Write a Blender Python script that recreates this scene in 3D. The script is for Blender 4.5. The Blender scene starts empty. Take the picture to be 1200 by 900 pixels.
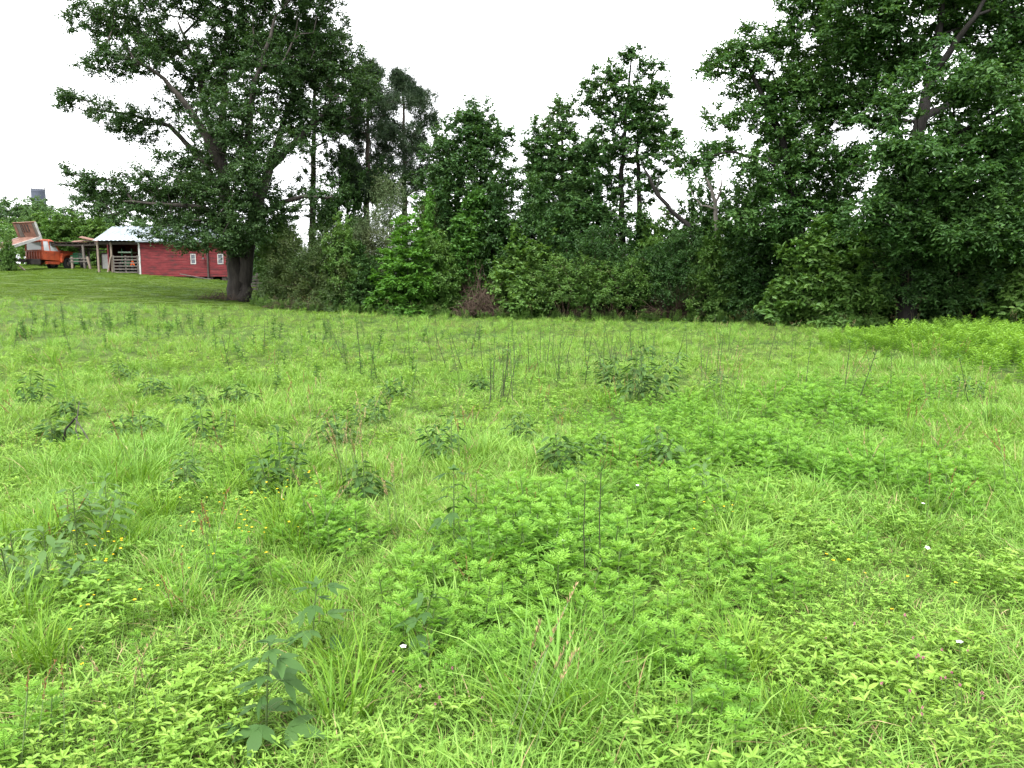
import bpy, bmesh, math, random
import numpy as np
from mathutils import Vector, Matrix

rng = np.random.default_rng(11)
random.seed(11)
sc = bpy.context.scene
C = sc.collection
R = math.radians

# ------------------------------------------------------------------ camera
EYE = 1.6
FPX = 924.0                      # focal length in photo pixels (1200 wide)
PITCH = math.atan(115 / FPX)     # horizon at y=335 of 900
cam_d = bpy.data.cameras.new('camera')
cam_d.sensor_width = 36.0
cam_d.lens = 36.0 * FPX / 1200.0
cam_d.clip_end = 3000
cam = bpy.data.objects.new('camera', cam_d)
C.objects.link(cam)
cam.location = (0, 0, EYE)
cam.rotation_euler = (math.pi / 2 - PITCH, 0, 0)
sc.camera = cam

# ------------------------------------------------------------------ sky, sun, exposure
SUN_EL, SUN_AZ = 58.0, 200.0     # azimuth clockwise from +Y (sun high, behind the viewer)
w = bpy.data.worlds.new('World')
sc.world = w
w.use_nodes = True
nt = w.node_tree
nt.nodes.clear()
sky = nt.nodes.new('ShaderNodeTexSky')
sky.sky_type = 'NISHITA'
sky.sun_disc = False
sky.sun_elevation = R(SUN_EL)
sky.sun_rotation = R(SUN_AZ)
sky.air_density = 1.0
sky.dust_density = 6.0
hs = nt.nodes.new('ShaderNodeHueSaturation')
hs.inputs['Saturation'].default_value = 0.10
mixc = nt.nodes.new('ShaderNodeMix')           # a closed, even layer of high cloud over the clear sky
mixc.data_type = 'RGBA'
mixc.inputs[0].default_value = 0.62
mixc.inputs[7].default_value = (8.6, 8.75, 9.0, 1)
bg = nt.nodes.new('ShaderNodeBackground')
bg.inputs['Strength'].default_value = 0.12
wo = nt.nodes.new('ShaderNodeOutputWorld')
nt.links.new(sky.outputs[0], hs.inputs['Color'])
nt.links.new(hs.outputs[0], mixc.inputs[6])
nt.links.new(mixc.outputs[2], bg.inputs['Color'])
nt.links.new(bg.outputs[0], wo.inputs['Surface'])

sun_d = bpy.data.lights.new('sun', 'SUN')
sun_d.energy = 1.5
sun_d.angle = R(28)
sun_d.color = (1.0, 0.97, 0.92)
sun = bpy.data.objects.new('sun', sun_d)
C.objects.link(sun)
_az = R(SUN_AZ)
_sd = Vector((math.sin(_az) * math.cos(R(SUN_EL)), math.cos(_az) * math.cos(R(SUN_EL)), math.sin(R(SUN_EL))))
sun.rotation_euler = _sd.to_track_quat('Z', 'Y').to_euler()
sun.location = (0, -20, 60)

sc.view_settings.view_transform = 'Standard'
sc.view_settings.look = 'None'
sc.view_settings.gamma = 1.0
sc.view_settings.use_curve_mapping = False
sc.view_settings.exposure = 1.95
cy = sc.cycles
cy.max_bounces = 7
cy.diffuse_bounces = 4
cy.glossy_bounces = 2
cy.transmission_bounces = 5
cy.caustics_reflective = False
cy.caustics_refractive = False

# ------------------------------------------------------------------ photo pixel -> place
def ray(px, py):
    u = (px - 600) / FPX
    v = (450 - py) / FPX
    cp, sp = math.cos(PITCH), math.sin(PITCH)
    return np.array([u, cp + v * sp, -sp + v * cp])

def at(px, py, Y):
    d = ray(px, py)
    return np.array([0, 0, EYE]) + d * (Y / d[1])

def _ss(t):
    t = np.clip(t, 0, 1)
    return t * t * (3 - 2 * t)

def gz(x, y):
    x = np.asarray(x, float)
    y = np.asarray(y, float)
    q = y - 12
    rise = 0.057 * (np.sqrt(q * q + 9) + q) / 2
    rise = np.minimum(rise, 0.057 * 66)
    b = 0.035 * np.sin(x * 0.55 + 1.0) * np.sin(y * 0.43) + 0.02 * np.sin(x * 1.3 + y * 0.7) * np.sin(y * 0.9 + 2)
    fade = np.clip((np.hypot(x, y) - 1.5) / 3, 0, 1)
    return rise * _ss((5 - x) / 41.0) + b * fade

def ground_at(px, py):
    d = ray(px, py)
    t = 1.0
    o = np.array([0, 0, EYE])
    while t < 90:
        p = o + d * t
        if p[2] <= gz(p[0], p[1]):
            break
        t += 0.02 if t < 20 else 0.08
    return np.array([p[0], p[1], float(gz(p[0], p[1]))])

def proj(P):
    """world points -> photo pixels"""
    P = np.atleast_2d(P)
    cp, sp = math.cos(PITCH), math.sin(PITCH)
    y, z = P[:, 1], P[:, 2] - EYE
    dep = y * cp - z * sp
    upv = y * sp + z * cp
    dep = np.maximum(dep, 0.01)
    return 600 + FPX * P[:, 0] / dep, 450 - FPX * upv / dep

# ------------------------------------------------------------------ helpers: objects
def s2l(c):
    return tuple(((v / 255 + 0.055) / 1.055) ** 2.4 if v > 10 else v / 255 / 12.92 for v in c)

def tag(o, label=None, cat=None, group=None, kind=None):
    if label: o['label'] = label
    if cat: o['category'] = cat
    if group: o['group'] = group
    o['kind'] = kind or 'thing'
    return o

def empty(name, loc, rz=0):
    o = bpy.data.objects.new(name, None)
    o.empty_display_size = 0.2
    C.objects.link(o)
    o.location = tuple(float(v) for v in loc)
    o.rotation_euler = (0, 0, rz)
    return o

def link(name, me, parent=None, loc=None):
    o = bpy.data.objects.new(name, me)
    C.objects.link(o)
    if parent is not None: o.parent = parent
    if loc is not None: o.location = tuple(float(v) for v in loc)
    return o

def mesh_np(name, V, T=None, Q=None, rnd=None, mats=(), midx=None, smooth=False):
    me = bpy.data.meshes.new(name)
    V = np.ascontiguousarray(V, np.float32)
    T = np.zeros((0, 3), np.int32) if T is None else np.asarray(T, np.int32).reshape(-1, 3)
    Q = np.zeros((0, 4), np.int32) if Q is None else np.asarray(Q, np.int32).reshape(-1, 4)
    me.vertices.add(len(V))
    me.vertices.foreach_set('co', V.ravel())
    nl = T.size + Q.size
    me.loops.add(nl)
    me.loops.foreach_set('vertex_index', np.concatenate([T.ravel(), Q.ravel()]))
    npoly = len(T) + len(Q)
    me.polygons.add(npoly)
    ls = np.concatenate([np.arange(len(T)) * 3, T.size + np.arange(len(Q)) * 4]).astype(np.int32)
    me.polygons.foreach_set('loop_start', ls)
    if midx is not None:
        me.polygons.foreach_set('material_index', np.asarray(midx, np.int32))
    if smooth is not False:
        sm = np.ones(npoly, bool) if smooth is True else np.asarray(smooth, bool)
    else:
        sm = np.zeros(npoly, bool)
    me.polygons.foreach_set('use_smooth', sm)
    if rnd is not None:
        a = me.attributes.new('rnd', 'FLOAT', 'POINT')
        a.data.foreach_set('value', np.ascontiguousarray(rnd, np.float32))
    for m in mats: me.materials.append(m)
    me.update(calc_edges=True)
    return me

class Geo:
    """collects vertices / triangles / quads with a per-vertex random value and a material index"""
    def __init__(s):
        s.V = []; s.T = []; s.Q = []; s.r = []; s.tm = []; s.qm = []; s.n = 0
    def add(s, V, T=None, Q=None, rnd=0.5, mi=0):
        V = np.asarray(V, float).reshape(-1, 3)
        s.V.append(V)
        s.r.append(np.broadcast_to(np.asarray(rnd, float), (len(V),)))
        if T is not None and len(T):
            T = np.asarray(T).reshape(-1, 3); s.T.append(T + s.n); s.tm.append(np.full(len(T), mi))
        if Q is not None and len(Q):
            Q = np.asarray(Q).reshape(-1, 4); s.Q.append(Q + s.n); s.qm.append(np.full(len(Q), mi))
        s.n += len(V)
    def mesh(s, name, mats, smooth=False):
        V = np.concatenate(s.V)
        T = np.concatenate(s.T) if s.T else None
        Q = np.concatenate(s.Q) if s.Q else None
        mi = np.concatenate((s.tm or [np.zeros(0)]) + (s.qm or [np.zeros(0)]))
        return mesh_np(name, V, T, Q, np.concatenate(s.r), mats, mi, smooth)

def norm(a):
    return a / np.maximum(np.linalg.norm(a, axis=-1, keepdims=True), 1e-9)

# boxes and prisms for built things
class MB:
    def __init__(s): s.bm = bmesh.new()
    def box(s, x0, x1, y0, y1, z0, z1, M=None):
        m = Matrix.Translation(((x0 + x1) / 2, (y0 + y1) / 2, (z0 + z1) / 2)) @ Matrix.Diagonal((abs(x1 - x0), abs(y1 - y0), abs(z1 - z0), 1))
        if M is not None: m = M @ m
        bmesh.ops.create_cube(s.bm, size=1, matrix=m)
        return s
    def bar(s, a, b, wx, wz=None, roll=0):
        a, b = Vector([float(v) for v in a]), Vector([float(v) for v in b])
        wz = wz or wx
        d = b - a
        q = d.to_track_quat('Y', 'Z').to_matrix().to_4x4()
        m = Matrix.Translation((a + b) / 2) @ q @ Matrix.Rotation(roll, 4, 'Y') @ Matrix.Diagonal((wx, d.length, wz, 1))
        bmesh.ops.create_cube(s.bm, size=1, matrix=m)
        return s
    def cyl(s, a, b, r, r2=None, n=16):
        a, b = Vector([float(v) for v in a]), Vector([float(v) for v in b])
        d = b - a
        m = Matrix.Translation((a + b) / 2) @ d.to_track_quat('Z', 'Y').to_matrix().to_4x4()
        bmesh.ops.create_cone(s.bm, cap_ends=True, segments=n, radius1=r, radius2=r if r2 is None else r2, depth=d.length, matrix=m)
        return s
    def torus(s, c, r, t, n=20, k=8, axis='Y', w=1.0):
        vs = []
        for i in range(n):
            a = 2 * math.pi * i / n
            row = []
            for j in range(k):
                b = 2 * math.pi * j / k
                rr = r + t * math.cos(b)
                h = t * w * math.sin(b)
                row.append(s.bm.verts.new((c[0] + rr * math.cos(a), c[1] + h, c[2] + rr * math.sin(a))))
            vs.append(row)
        for i in range(n):
            for j in range(k):
                s.bm.faces.new((vs[i][j], vs[i][(j + 1) % k], vs[(i + 1) % n][(j + 1) % k], vs[(i + 1) % n][j]))
        return s
    def prism(s, prof, y0, y1, taper=None):
        """profile in XZ extruded along Y; taper(x,z)->inset of the half width"""
        A, B = [], []
        for (x, z) in prof:
            t = taper(x, z) if taper else 0
            A.append(s.bm.verts.new((x, y0 + t, z)))
            B.append(s.bm.verts.new((x, y1 - t, z)))
        n = len(prof)
        s.bm.faces.new(A[::-1]); s.bm.faces.new(B)
        for i in range(n):
            s.bm.faces.new((A[i], A[(i + 1) % n], B[(i + 1) % n], B[i]))
        return s
    def build(s, name, mat, parent=None, bevel=0, seg=2, smooth=False, loc=None):
        bmesh.ops.recalc_face_normals(s.bm, faces=s.bm.faces[:])
        if bevel:
            bmesh.ops.bevel(s.bm, geom=s.bm.edges[:], offset=bevel, segments=seg, affect='EDGES', profile=0.6, clamp_overlap=True)
        me = bpy.data.meshes.new(name)
        s.bm.to_mesh(me); s.bm.free()
        me.materials.append(mat)
        if smooth:
            for p in me.polygons: p.use_smooth = True
        return link(name, me, parent, loc)

# ------------------------------------------------------------------ materials
def new_mat(name):
    m = bpy.data.materials.new(name)
    m.use_nodes = True
    n = m.node_tree
    for x in list(n.nodes): n.nodes.remove(x)
    out = n.nodes.new('ShaderNodeOutputMaterial')
    return m, n, out

def ramp(n, stops):
    r = n.nodes.new('ShaderNodeValToRGB')
    e = r.color_ramp.elements
    while len(e) < len(stops): e.new(0.5)
    for i, (p, c) in enumerate(stops):
        e[i].position = p; e[i].color = (*c, 1)
    return r

def leaf_mat(name, cols, trans=0.35, rough=0.5, spec=0.24, patch=None, pscale=0.6, tint=None):
    """cols: base colours across the leaf-to-leaf random value; patch: a second hue mixed in by large soft noise"""
    m, n, out = new_mat(name)
    L = n.links
    at_ = n.nodes.new('ShaderNodeAttribute'); at_.attribute_name = 'rnd'
    oi = n.nodes.new('ShaderNodeObjectInfo')
    ad = n.nodes.new('ShaderNodeMath'); ad.operation = 'MULTIPLY_ADD'
    L.new(oi.outputs['Random'], ad.inputs[0]); ad.inputs[1].default_value = 0.25
    L.new(at_.outputs['Fac'], ad.inputs[2])
    sb = n.nodes.new('ShaderNodeMath'); sb.operation = 'SUBTRACT'; sb.inputs[1].default_value = 0.125
    L.new(ad.outputs[0], sb.inputs[0])
    k = len(cols)
    rp = ramp(n, [(i / (k - 1), c) for i, c in enumerate(cols)])
    L.new(sb.outputs[0], rp.inputs[0])
    col = rp.outputs[0]
    if patch is not None:
        g = n.nodes.new('ShaderNodeNewGeometry')
        no = n.nodes.new('ShaderNodeTexNoise'); no.inputs['Scale'].default_value = pscale; no.inputs['Detail'].default_value = 3
        L.new(g.outputs['Position'], no.inputs['Vector'])
        mr = n.nodes.new('ShaderNodeMapRange'); mr.inputs[1].default_value = 0.42; mr.inputs[2].default_value = 0.66
        L.new(no.outputs[0], mr.inputs[0])
        mx = n.nodes.new('ShaderNodeMix'); mx.data_type = 'RGBA'; mx.blend_type = 'MULTIPLY'
        L.new(mr.outputs[0], mx.inputs[0]); L.new(col, mx.inputs[6]); mx.inputs[7].default_value = (*patch, 1)
        col = mx.outputs[2]
    p = n.nodes.new('ShaderNodeBsdfPrincipled')
    p.inputs['Roughness'].default_value = rough
    p.inputs['Specular IOR Level'].default_value = spec
    L.new(col, p.inputs['Base Color'])
    tr = n.nodes.new('ShaderNodeBsdfTranslucent')
    tm = n.nodes.new('ShaderNodeMix'); tm.data_type = 'RGBA'; tm.blend_type = 'MULTIPLY'; tm.inputs[0].default_value = 1
    L.new(col, tm.inputs[6]); tm.inputs[7].default_value = (*(tint or (1.25, 1.2, 0.5)), 1)
    L.new(tm.outputs[2], tr.inputs['Color'])
    ms = n.nodes.new('ShaderNodeMixShader'); ms.inputs[0].default_value = trans
    L.new(p.outputs[0], ms.inputs[1]); L.new(tr.outputs[0], ms.inputs[2])
    L.new(ms.outputs[0], out.inputs['Surface'])
    return m

def rough_mat(name, stops, scale=4, rough=0.85, spec=0.3, bump=0.3, stretch=(1, 1, 1), detail=6, metal=0, coord='Object', bdist=0.02):
    m, n, out = new_mat(name)
    L = n.links
    tc = n.nodes.new('ShaderNodeTexCoord')
    mp = n.nodes.new('ShaderNodeMapping'); mp.inputs['Scale'].default_value = stretch
    if coord == 'World':
        ge = n.nodes.new('ShaderNodeNewGeometry'); L.new(ge.outputs['Position'], mp.inputs[0])
    else:
        L.new(tc.outputs[coord], mp.inputs[0])
    no = n.nodes.new('ShaderNodeTexNoise'); no.inputs['Scale'].default_value = scale; no.inputs['Detail'].default_value = detail
    no.inputs['Roughness'].default_value = 0.65
    L.new(mp.outputs[0], no.inputs['Vector'])
    rp = ramp(n, stops)
    L.new(no.outputs[0], rp.inputs[0])
    p = n.nodes.new('ShaderNodeBsdfPrincipled')
    p.inputs['Roughness'].default_value = rough
    p.inputs['Specular IOR Level'].default_value = spec
    p.inputs['Metallic'].default_value = metal
    L.new(rp.outputs[0], p.inputs['Base Color'])
    if bump:
        b = n.nodes.new('ShaderNodeBump'); b.inputs['Strength'].default_value = bump; b.inputs['Distance'].default_value = bdist
        L.new(no.outputs[0], b.inputs['Height']); L.new(b.outputs[0], p.inputs['Normal'])
    L.new(p.outputs[0], out.inputs['Surface'])
    return m

M = {}
# trees and shrubs
M['oak'] = leaf_mat('oak_leaves', [(.018, .045, .013), (.032, .072, .020), (.055, .105, .030)], 0.28, patch=(.8, .9, .8), pscale=.35)
M['maple'] = leaf_mat('hickory_leaves', [(.028, .074, .018), (.048, .112, .025), (.086, .166, .038)], 0.3, patch=(.8, .9, .85), pscale=.4)
M['poplar'] = leaf_mat('poplar_leaves', [(.030, .072, .022), (.050, .112, .032), (.086, .160, .050)], 0.3, patch=(.8, .92, .8), pscale=.4)
M['shrub'] = leaf_mat('shrub_leaves', [(.020, .055, .014), (.036, .088, .020), (.064, .128, .032)], 0.3, patch=(.75, .85, .8), pscale=.7)
M['shrub_light'] = leaf_mat('light_shrub_leaves', [(.046, .104, .020), (.074, .150, .030), (.118, .200, .046)], 0.33, patch=(.8, .9, .8), pscale=.6)
M['bright'] = leaf_mat('bright_sapling_leaves', [(.046, .126, .016), (.066, .172, .022), (.098, .225, .034)], 0.38)
M['vine'] = leaf_mat('vine_leaves', [(.036, .098, .018), (.052, .136, .024), (.080, .178, .036)], 0.33)
M['cedar'] = leaf_mat('cedar_sprays', [(.026, .052, .014), (.044, .082, .022), (.074, .116, .034)], 0.2, patch=(1.12, .86, .8), pscale=.5)
M['cedar_grey'] = leaf_mat('grey_cedar_sprays', [(.034, .060, .022), (.056, .092, .034), (.090, .132, .054)], 0.15, patch=(1.1, .9, .85), pscale=.5)
M['pine'] = leaf_mat('pine_needles', [(.016, .036, .016), (.030, .056, .024), (.046, .078, .034)], 0.12)
M['far'] = leaf_mat('far_leaves', [(.040, .085, .028), (.060, .122, .036), (.088, .155, .048)], 0.3, patch=(.75, .85, .9), pscale=.12)
M['far_light'] = leaf_mat('far_light_leaves', [(.060, .125, .030), (.086, .168, .040), (.120, .205, .054)], 0.3, patch=(.8, .9, .9), pscale=.15)
M['bark'] = rough_mat('grey_bark', [(.3, (.014, .012, .010)), (.55, (.038, .032, .027)), (.8, (.075, .065, .056))], 7, stretch=(1, 1, .22), bump=.8, bdist=.05)
M['bark_dark'] = rough_mat('dark_bark', [(.3, (.005, .0045, .004)), (.6, (.014, .012, .010)), (.85, (.030, .026, .022))], 8, stretch=(1, 1, .25), bump=.7, bdist=.04)
M['bark_pine'] = rough_mat('pine_bark', [(.3, (.026, .020, .017)), (.6, (.060, .046, .038)), (.85, (.10, .080, .066))], 6, stretch=(1, 1, .4), bump=.7, bdist=.04)
M['dead'] = rough_mat('dead_grey_wood', [(.3, (.06, .053, .047)), (.6, (.13, .116, .104)), (.85, (.20, .182, .165))], 9, stretch=(1, 1, .3), bump=.4)
M['brush'] = rough_mat('dead_brush_stems', [(.3, (.028, .019, .013)), (.6, (.058, .038, .026)), (.85, (.10, .070, .050))], 3, bump=0)
M['dry'] = leaf_mat('dry_grass', [(.20, .135, .070), (.33, .24, .125), (.46, .36, .20)], 0.25, tint=(1, .95, .8))
M['rust_grass'] = leaf_mat('rusty_seed_heads', [(.13, .060, .024), (.21, .105, .045), (.30, .17, .075)], 0.2, tint=(1, .9, .7))
# meadow
M['grass'] = leaf_mat('meadow_grass', [(.108, .215, .032), (.154, .286, .046), (.228, .360, .078)], 0.30, patch=(.84, .93, .9), pscale=.5, rough=.55, spec=.16)
M['grass_dark'] = leaf_mat('dense_grass', [(.072, .168, .016), (.105, .220, .020), (.155, .275, .030)], 0.30, rough=.55, spec=.16)
M['herb'] = leaf_mat('low_herb_leaves', [(.114, .218, .028), (.162, .290, .042), (.234, .356, .068)], 0.28, patch=(.85, .95, .95), pscale=.6, rough=.55, spec=.16)
M['ragweed'] = leaf_mat('ragweed_leaves', [(.105, .235, .028), (.145, .300, .038), (.205, .370, .058)], 0.32, patch=(.88, .95, .95), pscale=.6)
M['goldenrod'] = leaf_mat('goldenrod_leaves', [(.090, .200, .022), (.130, .265, .030), (.185, .330, .045)], 0.4)
M['lawn'] = leaf_mat('lawn_grass', [(.072, .132, .020), (.100, .170, .027), (.135, .205, .040)], 0.35, patch=(.82, .86, .85), pscale=.18)
M['weed'] = leaf_mat('dark_weed_leaves', [(.036, .086, .020), (.054, .116, .029), (.086, .158, .046)], 0.3, rough=.6, spec=.16)
M['weed_mid'] = leaf_mat('field_weed_leaves', [(.046, .108, .024), (.066, .145, .033), (.100, .195, .050)], 0.32, spec=.2)
M['weed_stem'] = leaf_mat('weed_stems', [(.050, .085, .026), (.075, .120, .036), (.10, .15, .05)], 0.05)
M['dark_stem'] = leaf_mat('dark_weed_stems', [(.018, .024, .012), (.032, .038, .018), (.052, .056, .028)], 0.02)
M['yellow'] = leaf_mat('yellow_petals', [(.75, .50, .01), (.85, .58, .015)], 0.25, tint=(1, .95, .5))
M['white_fl'] = leaf_mat('white_petals', [(.72, .70, .74), (.82, .80, .82)], 0.2, tint=(1, 1, 1))
M['pink'] = leaf_mat('pink_flower_heads', [(.34, .12, .17), (.45, .20, .25)], 0.2, tint=(1, .8, .9))

def ground_mat():
    m, n, out = new_mat('meadow_soil')
    L = n.links
    g = n.nodes.new('ShaderNodeNewGeometry')
    n1 = n.nodes.new('ShaderNodeTexNoise'); n1.inputs['Scale'].default_value = 2.2; n1.inputs['Detail'].default_value = 9; n1.inputs['Roughness'].default_value = .7
    n2 = n.nodes.new('ShaderNodeTexNoise'); n2.inputs['Scale'].default_value = .22; n2.inputs['Detail'].default_value = 4
    n3 = n.nodes.new('ShaderNodeTexNoise'); n3.inputs['Scale'].default_value = 30; n3.inputs['Detail'].default_value = 4
    for q in (n1, n2, n3): L.new(g.outputs['Position'], q.inputs['Vector'])
    r1 = ramp(n, [(.25, (.024, .036, .010)), (.5, (.050, .082, .017)), (.75, (.085, .135, .026))])
    r2 = ramp(n, [(.35, (.75, .85, .8)), (.65, (1.15, 1.05, .9))])
    L.new(n1.outputs[0], r1.inputs[0]); L.new(n2.outputs[0], r2.inputs[0])
    mx = n.nodes.new('ShaderNodeMix'); mx.data_type = 'RGBA'; mx.blend_type = 'MULTIPLY'; mx.inputs[0].default_value = 1
    L.new(r1.outputs[0], mx.inputs[6]); L.new(r2.outputs[0], mx.inputs[7])
    p = n.nodes.new('ShaderNodeBsdfPrincipled'); p.inputs['Roughness'].default_value = .95; p.inputs['Specular IOR Level'].default_value = .1
    L.new(mx.outputs[2], p.inputs['Base Color'])
    b = n.nodes.new('ShaderNodeBump'); b.inputs['Strength'].default_value = .9; b.inputs['Distance'].default_value = .04
    L.new(n3.outputs[0], b.inputs['Height']); L.new(b.outputs[0], p.inputs['Normal'])
    L.new(p.outputs[0], out.inputs['Surface'])
    return m
M['ground'] = ground_mat()

# ------------------------------------------------------------------ ground sheet
def axis(lo, hi, fine_lo, fine_hi, step, grow=1.18):
    a = list(np.arange(fine_lo, fine_hi + 1e-6, step))
    s = step
    v = fine_hi
    while v < hi:
        s *= grow; v += s; a.append(v)
    s = step
    v = fine_lo
    pre = []
    while v > lo:
        s *= grow; v -= s; pre.append(v)
    return np.array(pre[::-1] + a)

gx = axis(-900, 900, -48, 32, 0.6)
gy = axis(-300, 1600, -4, 70, 0.6)
X, Y_ = np.meshgrid(gx, gy)
Z = gz(X, Y_)
nx = len(gx)
V = np.stack([X.ravel(), Y_.ravel(), Z.ravel()], 1)
ii = (np.arange(len(gy) - 1)[:, None] * nx + np.arange(nx - 1)[None]).ravel()
Qd = np.stack([ii, ii + 1, ii + nx + 1, ii + nx], 1)
g_o = link('ground', mesh_np('ground', V, None, Qd, None, [M['ground']], smooth=True))
tag(g_o, 'green meadow ground rising gently towards the red barn', 'ground', kind='structure')

# ------------------------------------------------------------------ leaves
def leaf_geo(G, P, D, N, L, W, kind=2, rnd=None, mi=0, lift=.14, droop=.1):
    n = len(P)
    if n == 0: return
    D = norm(D)
    S = norm(np.cross(D, N))
    N = np.cross(S, D)
    L = np.broadcast_to(np.asarray(L, float), (n,))[:, None]
    W = np.broadcast_to(np.asarray(W, float), (n,))[:, None]
    if rnd is None: rnd = rng.random(n)
    if kind == 2:
        V = np.stack([P, P + D * L * .45 + S * W * .5 + N * W * lift, P + D * L - N * L * droop, P + D * L * .45 - S * W * .5 + N * W * lift], 1).reshape(-1, 3)
        b = np.arange(n)[:, None] * 4
        T = np.concatenate([b + [[0, 1, 2]], b + [[0, 2, 3]]])
        G.add(V, T=T, rnd=np.repeat(rnd, 4), mi=mi)
    else:
        V = np.stack([P,
                      P + D * L * .28 + S * W * .42 + N * W * lift,
                      P + D * L * .66 + S * W * .36 + N * W * lift * .6 - N * L * droop * .35,
                      P + D * L - N * L * droop,
                      P + D * L * .66 - S * W * .36 + N * W * lift * .6 - N * L * droop * .35,
                      P + D * L * .28 - S * W * .42 + N * W * lift], 1).reshape(-1, 3)
        b = np.arange(n)[:, None] * 6
        Q = np.concatenate([b + [[0, 1, 2, 3]], b + [[0, 3, 4, 5]]])
        G.add(V, Q=Q, rnd=np.repeat(rnd, 6), mi=mi)

def tubes(G, chains, mi=0):
    """chains: list of (pts (n,3), radii (n,), sides)"""
    for pts, rad, k in chains:
        n = len(pts)
        if n < 2: continue
        t = np.gradient(pts, axis=0)
        t = norm(t)
        ref = np.array([0., 0, 1]) if abs(t[0][2]) < .9 else np.array([1., 0, 0])
        u = norm(np.cross(t, ref)); v = np.cross(t, u)
        a = np.arange(k) * 2 * math.pi / k
        ring = pts[:, None] + rad[:, None, None] * (np.cos(a)[None, :, None] * u[:, None] + np.sin(a)[None, :, None] * v[:, None])
        b = (np.arange(n - 1) * k)[:, None]
        j = np.arange(k); j2 = (j + 1) % k
        Q = np.stack([b + j, b + j2, b + k + j2, b + k + j], -1).reshape(-1, 4)
        G.add(ring.reshape(-1, 3), Q=Q, rnd=.5, mi=mi)

# ------------------------------------------------------------------ trees
def grow(polys, targets, r_base, seg=.55, up_pen=.7, path_pen=.12, rmin=.011, flare=.7, rexp=.46):
    """polys: list of polylines [(x,y,z,r), ...]; the first starts at the base, later ones start on existing nodes"""
    cap = 40000
    P = np.zeros((cap, 3)); par = np.full(cap, -1); plen = np.zeros(cap); rfix = np.zeros(cap)
    n = 0
    for poly in polys:
        poly = np.asarray(poly, float)
        if n == 0:
            prev = -1
        else:
            prev = int(np.argmin(((P[:n] - poly[0, :3]) ** 2).sum(1)))
        for a, b in zip(poly[:-1], poly[1:]):
            d = np.linalg.norm(b[:3] - a[:3]); m = max(1, int(round(d / .4)))
            for q in range(0 if prev == -1 else 1, m + 1):
                f = q / m
                pt = a * (1 - f) + b * f
                pp = pt[:3] + (rng.normal(0, .02, 3) if 0 < q < m else 0)
                P[n] = pp; par[n] = prev; rfix[n] = pt[3]
                plen[n] = 0 if prev < 0 else plen[prev] + np.linalg.norm(pp - P[prev])
                prev = n; n += 1
    n0 = n
    zb = P[0, 2]
    base_ok = P[:n0, 2] > zb + .12 * (max(P[:n0, 2].max() - zb, .1))
    d0 = np.array([np.min(((P[:n0][base_ok] - t) ** 2).sum(1)) for t in targets])
    order = np.argsort(d0)
    tip_of = np.zeros(len(targets), int)
    bad = np.zeros(cap); bad[:n0][~base_ok] = 50
    for ti in order:
        t = targets[ti]
        df = t - P[:n]
        d = np.sqrt((df ** 2).sum(1))
        cost = d + up_pen * np.maximum(0, -df[:, 2]) + path_pen * plen[:n] + bad[:n]
        i = int(np.argmin(cost))
        a = P[i]; L = d[i]
        m = max(1, int(L / seg))
        pd = a - P[par[i]] if par[i] >= 0 else np.array([0, 0, 1.])
        pd = pd / max(np.linalg.norm(pd), 1e-6)
        prev = i
        ctrl = a + pd * L * .35 + np.array([0, 0, .10 * L])
        for q in range(1, m + 1):
            f = q / m
            pt = (1 - f) ** 2 * a + 2 * f * (1 - f) * ctrl + f * f * t
            if q < m: pt = pt + rng.normal(0, .03 + .02 * L, 3) * .7
            P[n] = pt; par[n] = prev; plen[n] = plen[prev] + np.linalg.norm(pt - P[prev])
            prev = n; n += 1
        tip_of[ti] = prev
    P = P[:n]; par = par[:n]; rfix = rfix[:n]
    cnt = np.zeros(n); cnt[tip_of] += 1
    main = np.full(n, -1); best = np.zeros(n)
    for i in range(n - 1, 0, -1):
        p = par[i]
        if p >= 0:
            cnt[p] += cnt[i]
            if cnt[i] >= best[p]: best[p] = cnt[i]; main[p] = i
    for i in range(1, n0):         # keep trunk polylines whole
        if par[i] == i - 1: main[par[i]] = i
    rad = r_base * (np.maximum(cnt, .6) / max(cnt.max(), 1)) ** rexp * .8
    rad = np.maximum(rad, rmin)
    rad = np.where(rfix > 0, rfix, rad)
    for i in range(n0, n):
        rad[i] = min(rad[i], rad[par[i]] * .92)
    h = P[:, 2] - zb
    isT = np.arange(n) < n0
    rad = np.where(isT, rad * (1 + flare * np.exp(-np.maximum(h, 0) / .45)), rad)
    chains = []
    for i in range(n):
        p = par[i]
        if p >= 0 and main[p] == i: continue
        c = [i]; k = i
        while main[k] >= 0:
            k = main[k]; c.append(k)
        pts = P[c]; rr = rad[c]
        if p >= 0:
            pts = np.vstack([P[p], pts]); rr = np.concatenate([[min(rad[p], rr[0] * 1.1)], rr])
        rr = rr.copy(); rr[-1] *= .6
        mx = rr.max()
        chains.append((pts, rr, 12 if mx > .25 else 8 if mx > .1 else 5 if mx > .04 else 3))
    outd = norm(targets - P[np.maximum(par[tip_of], 0)])
    return chains, outd

def ellipsoid_points(c, r, n, fill=.45):
    d = norm(rng.normal(size=(n, 3)))
    rad = rng.random(n) ** fill
    return np.asarray(c) + d * rad[:, None] * np.asarray(r)

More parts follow.
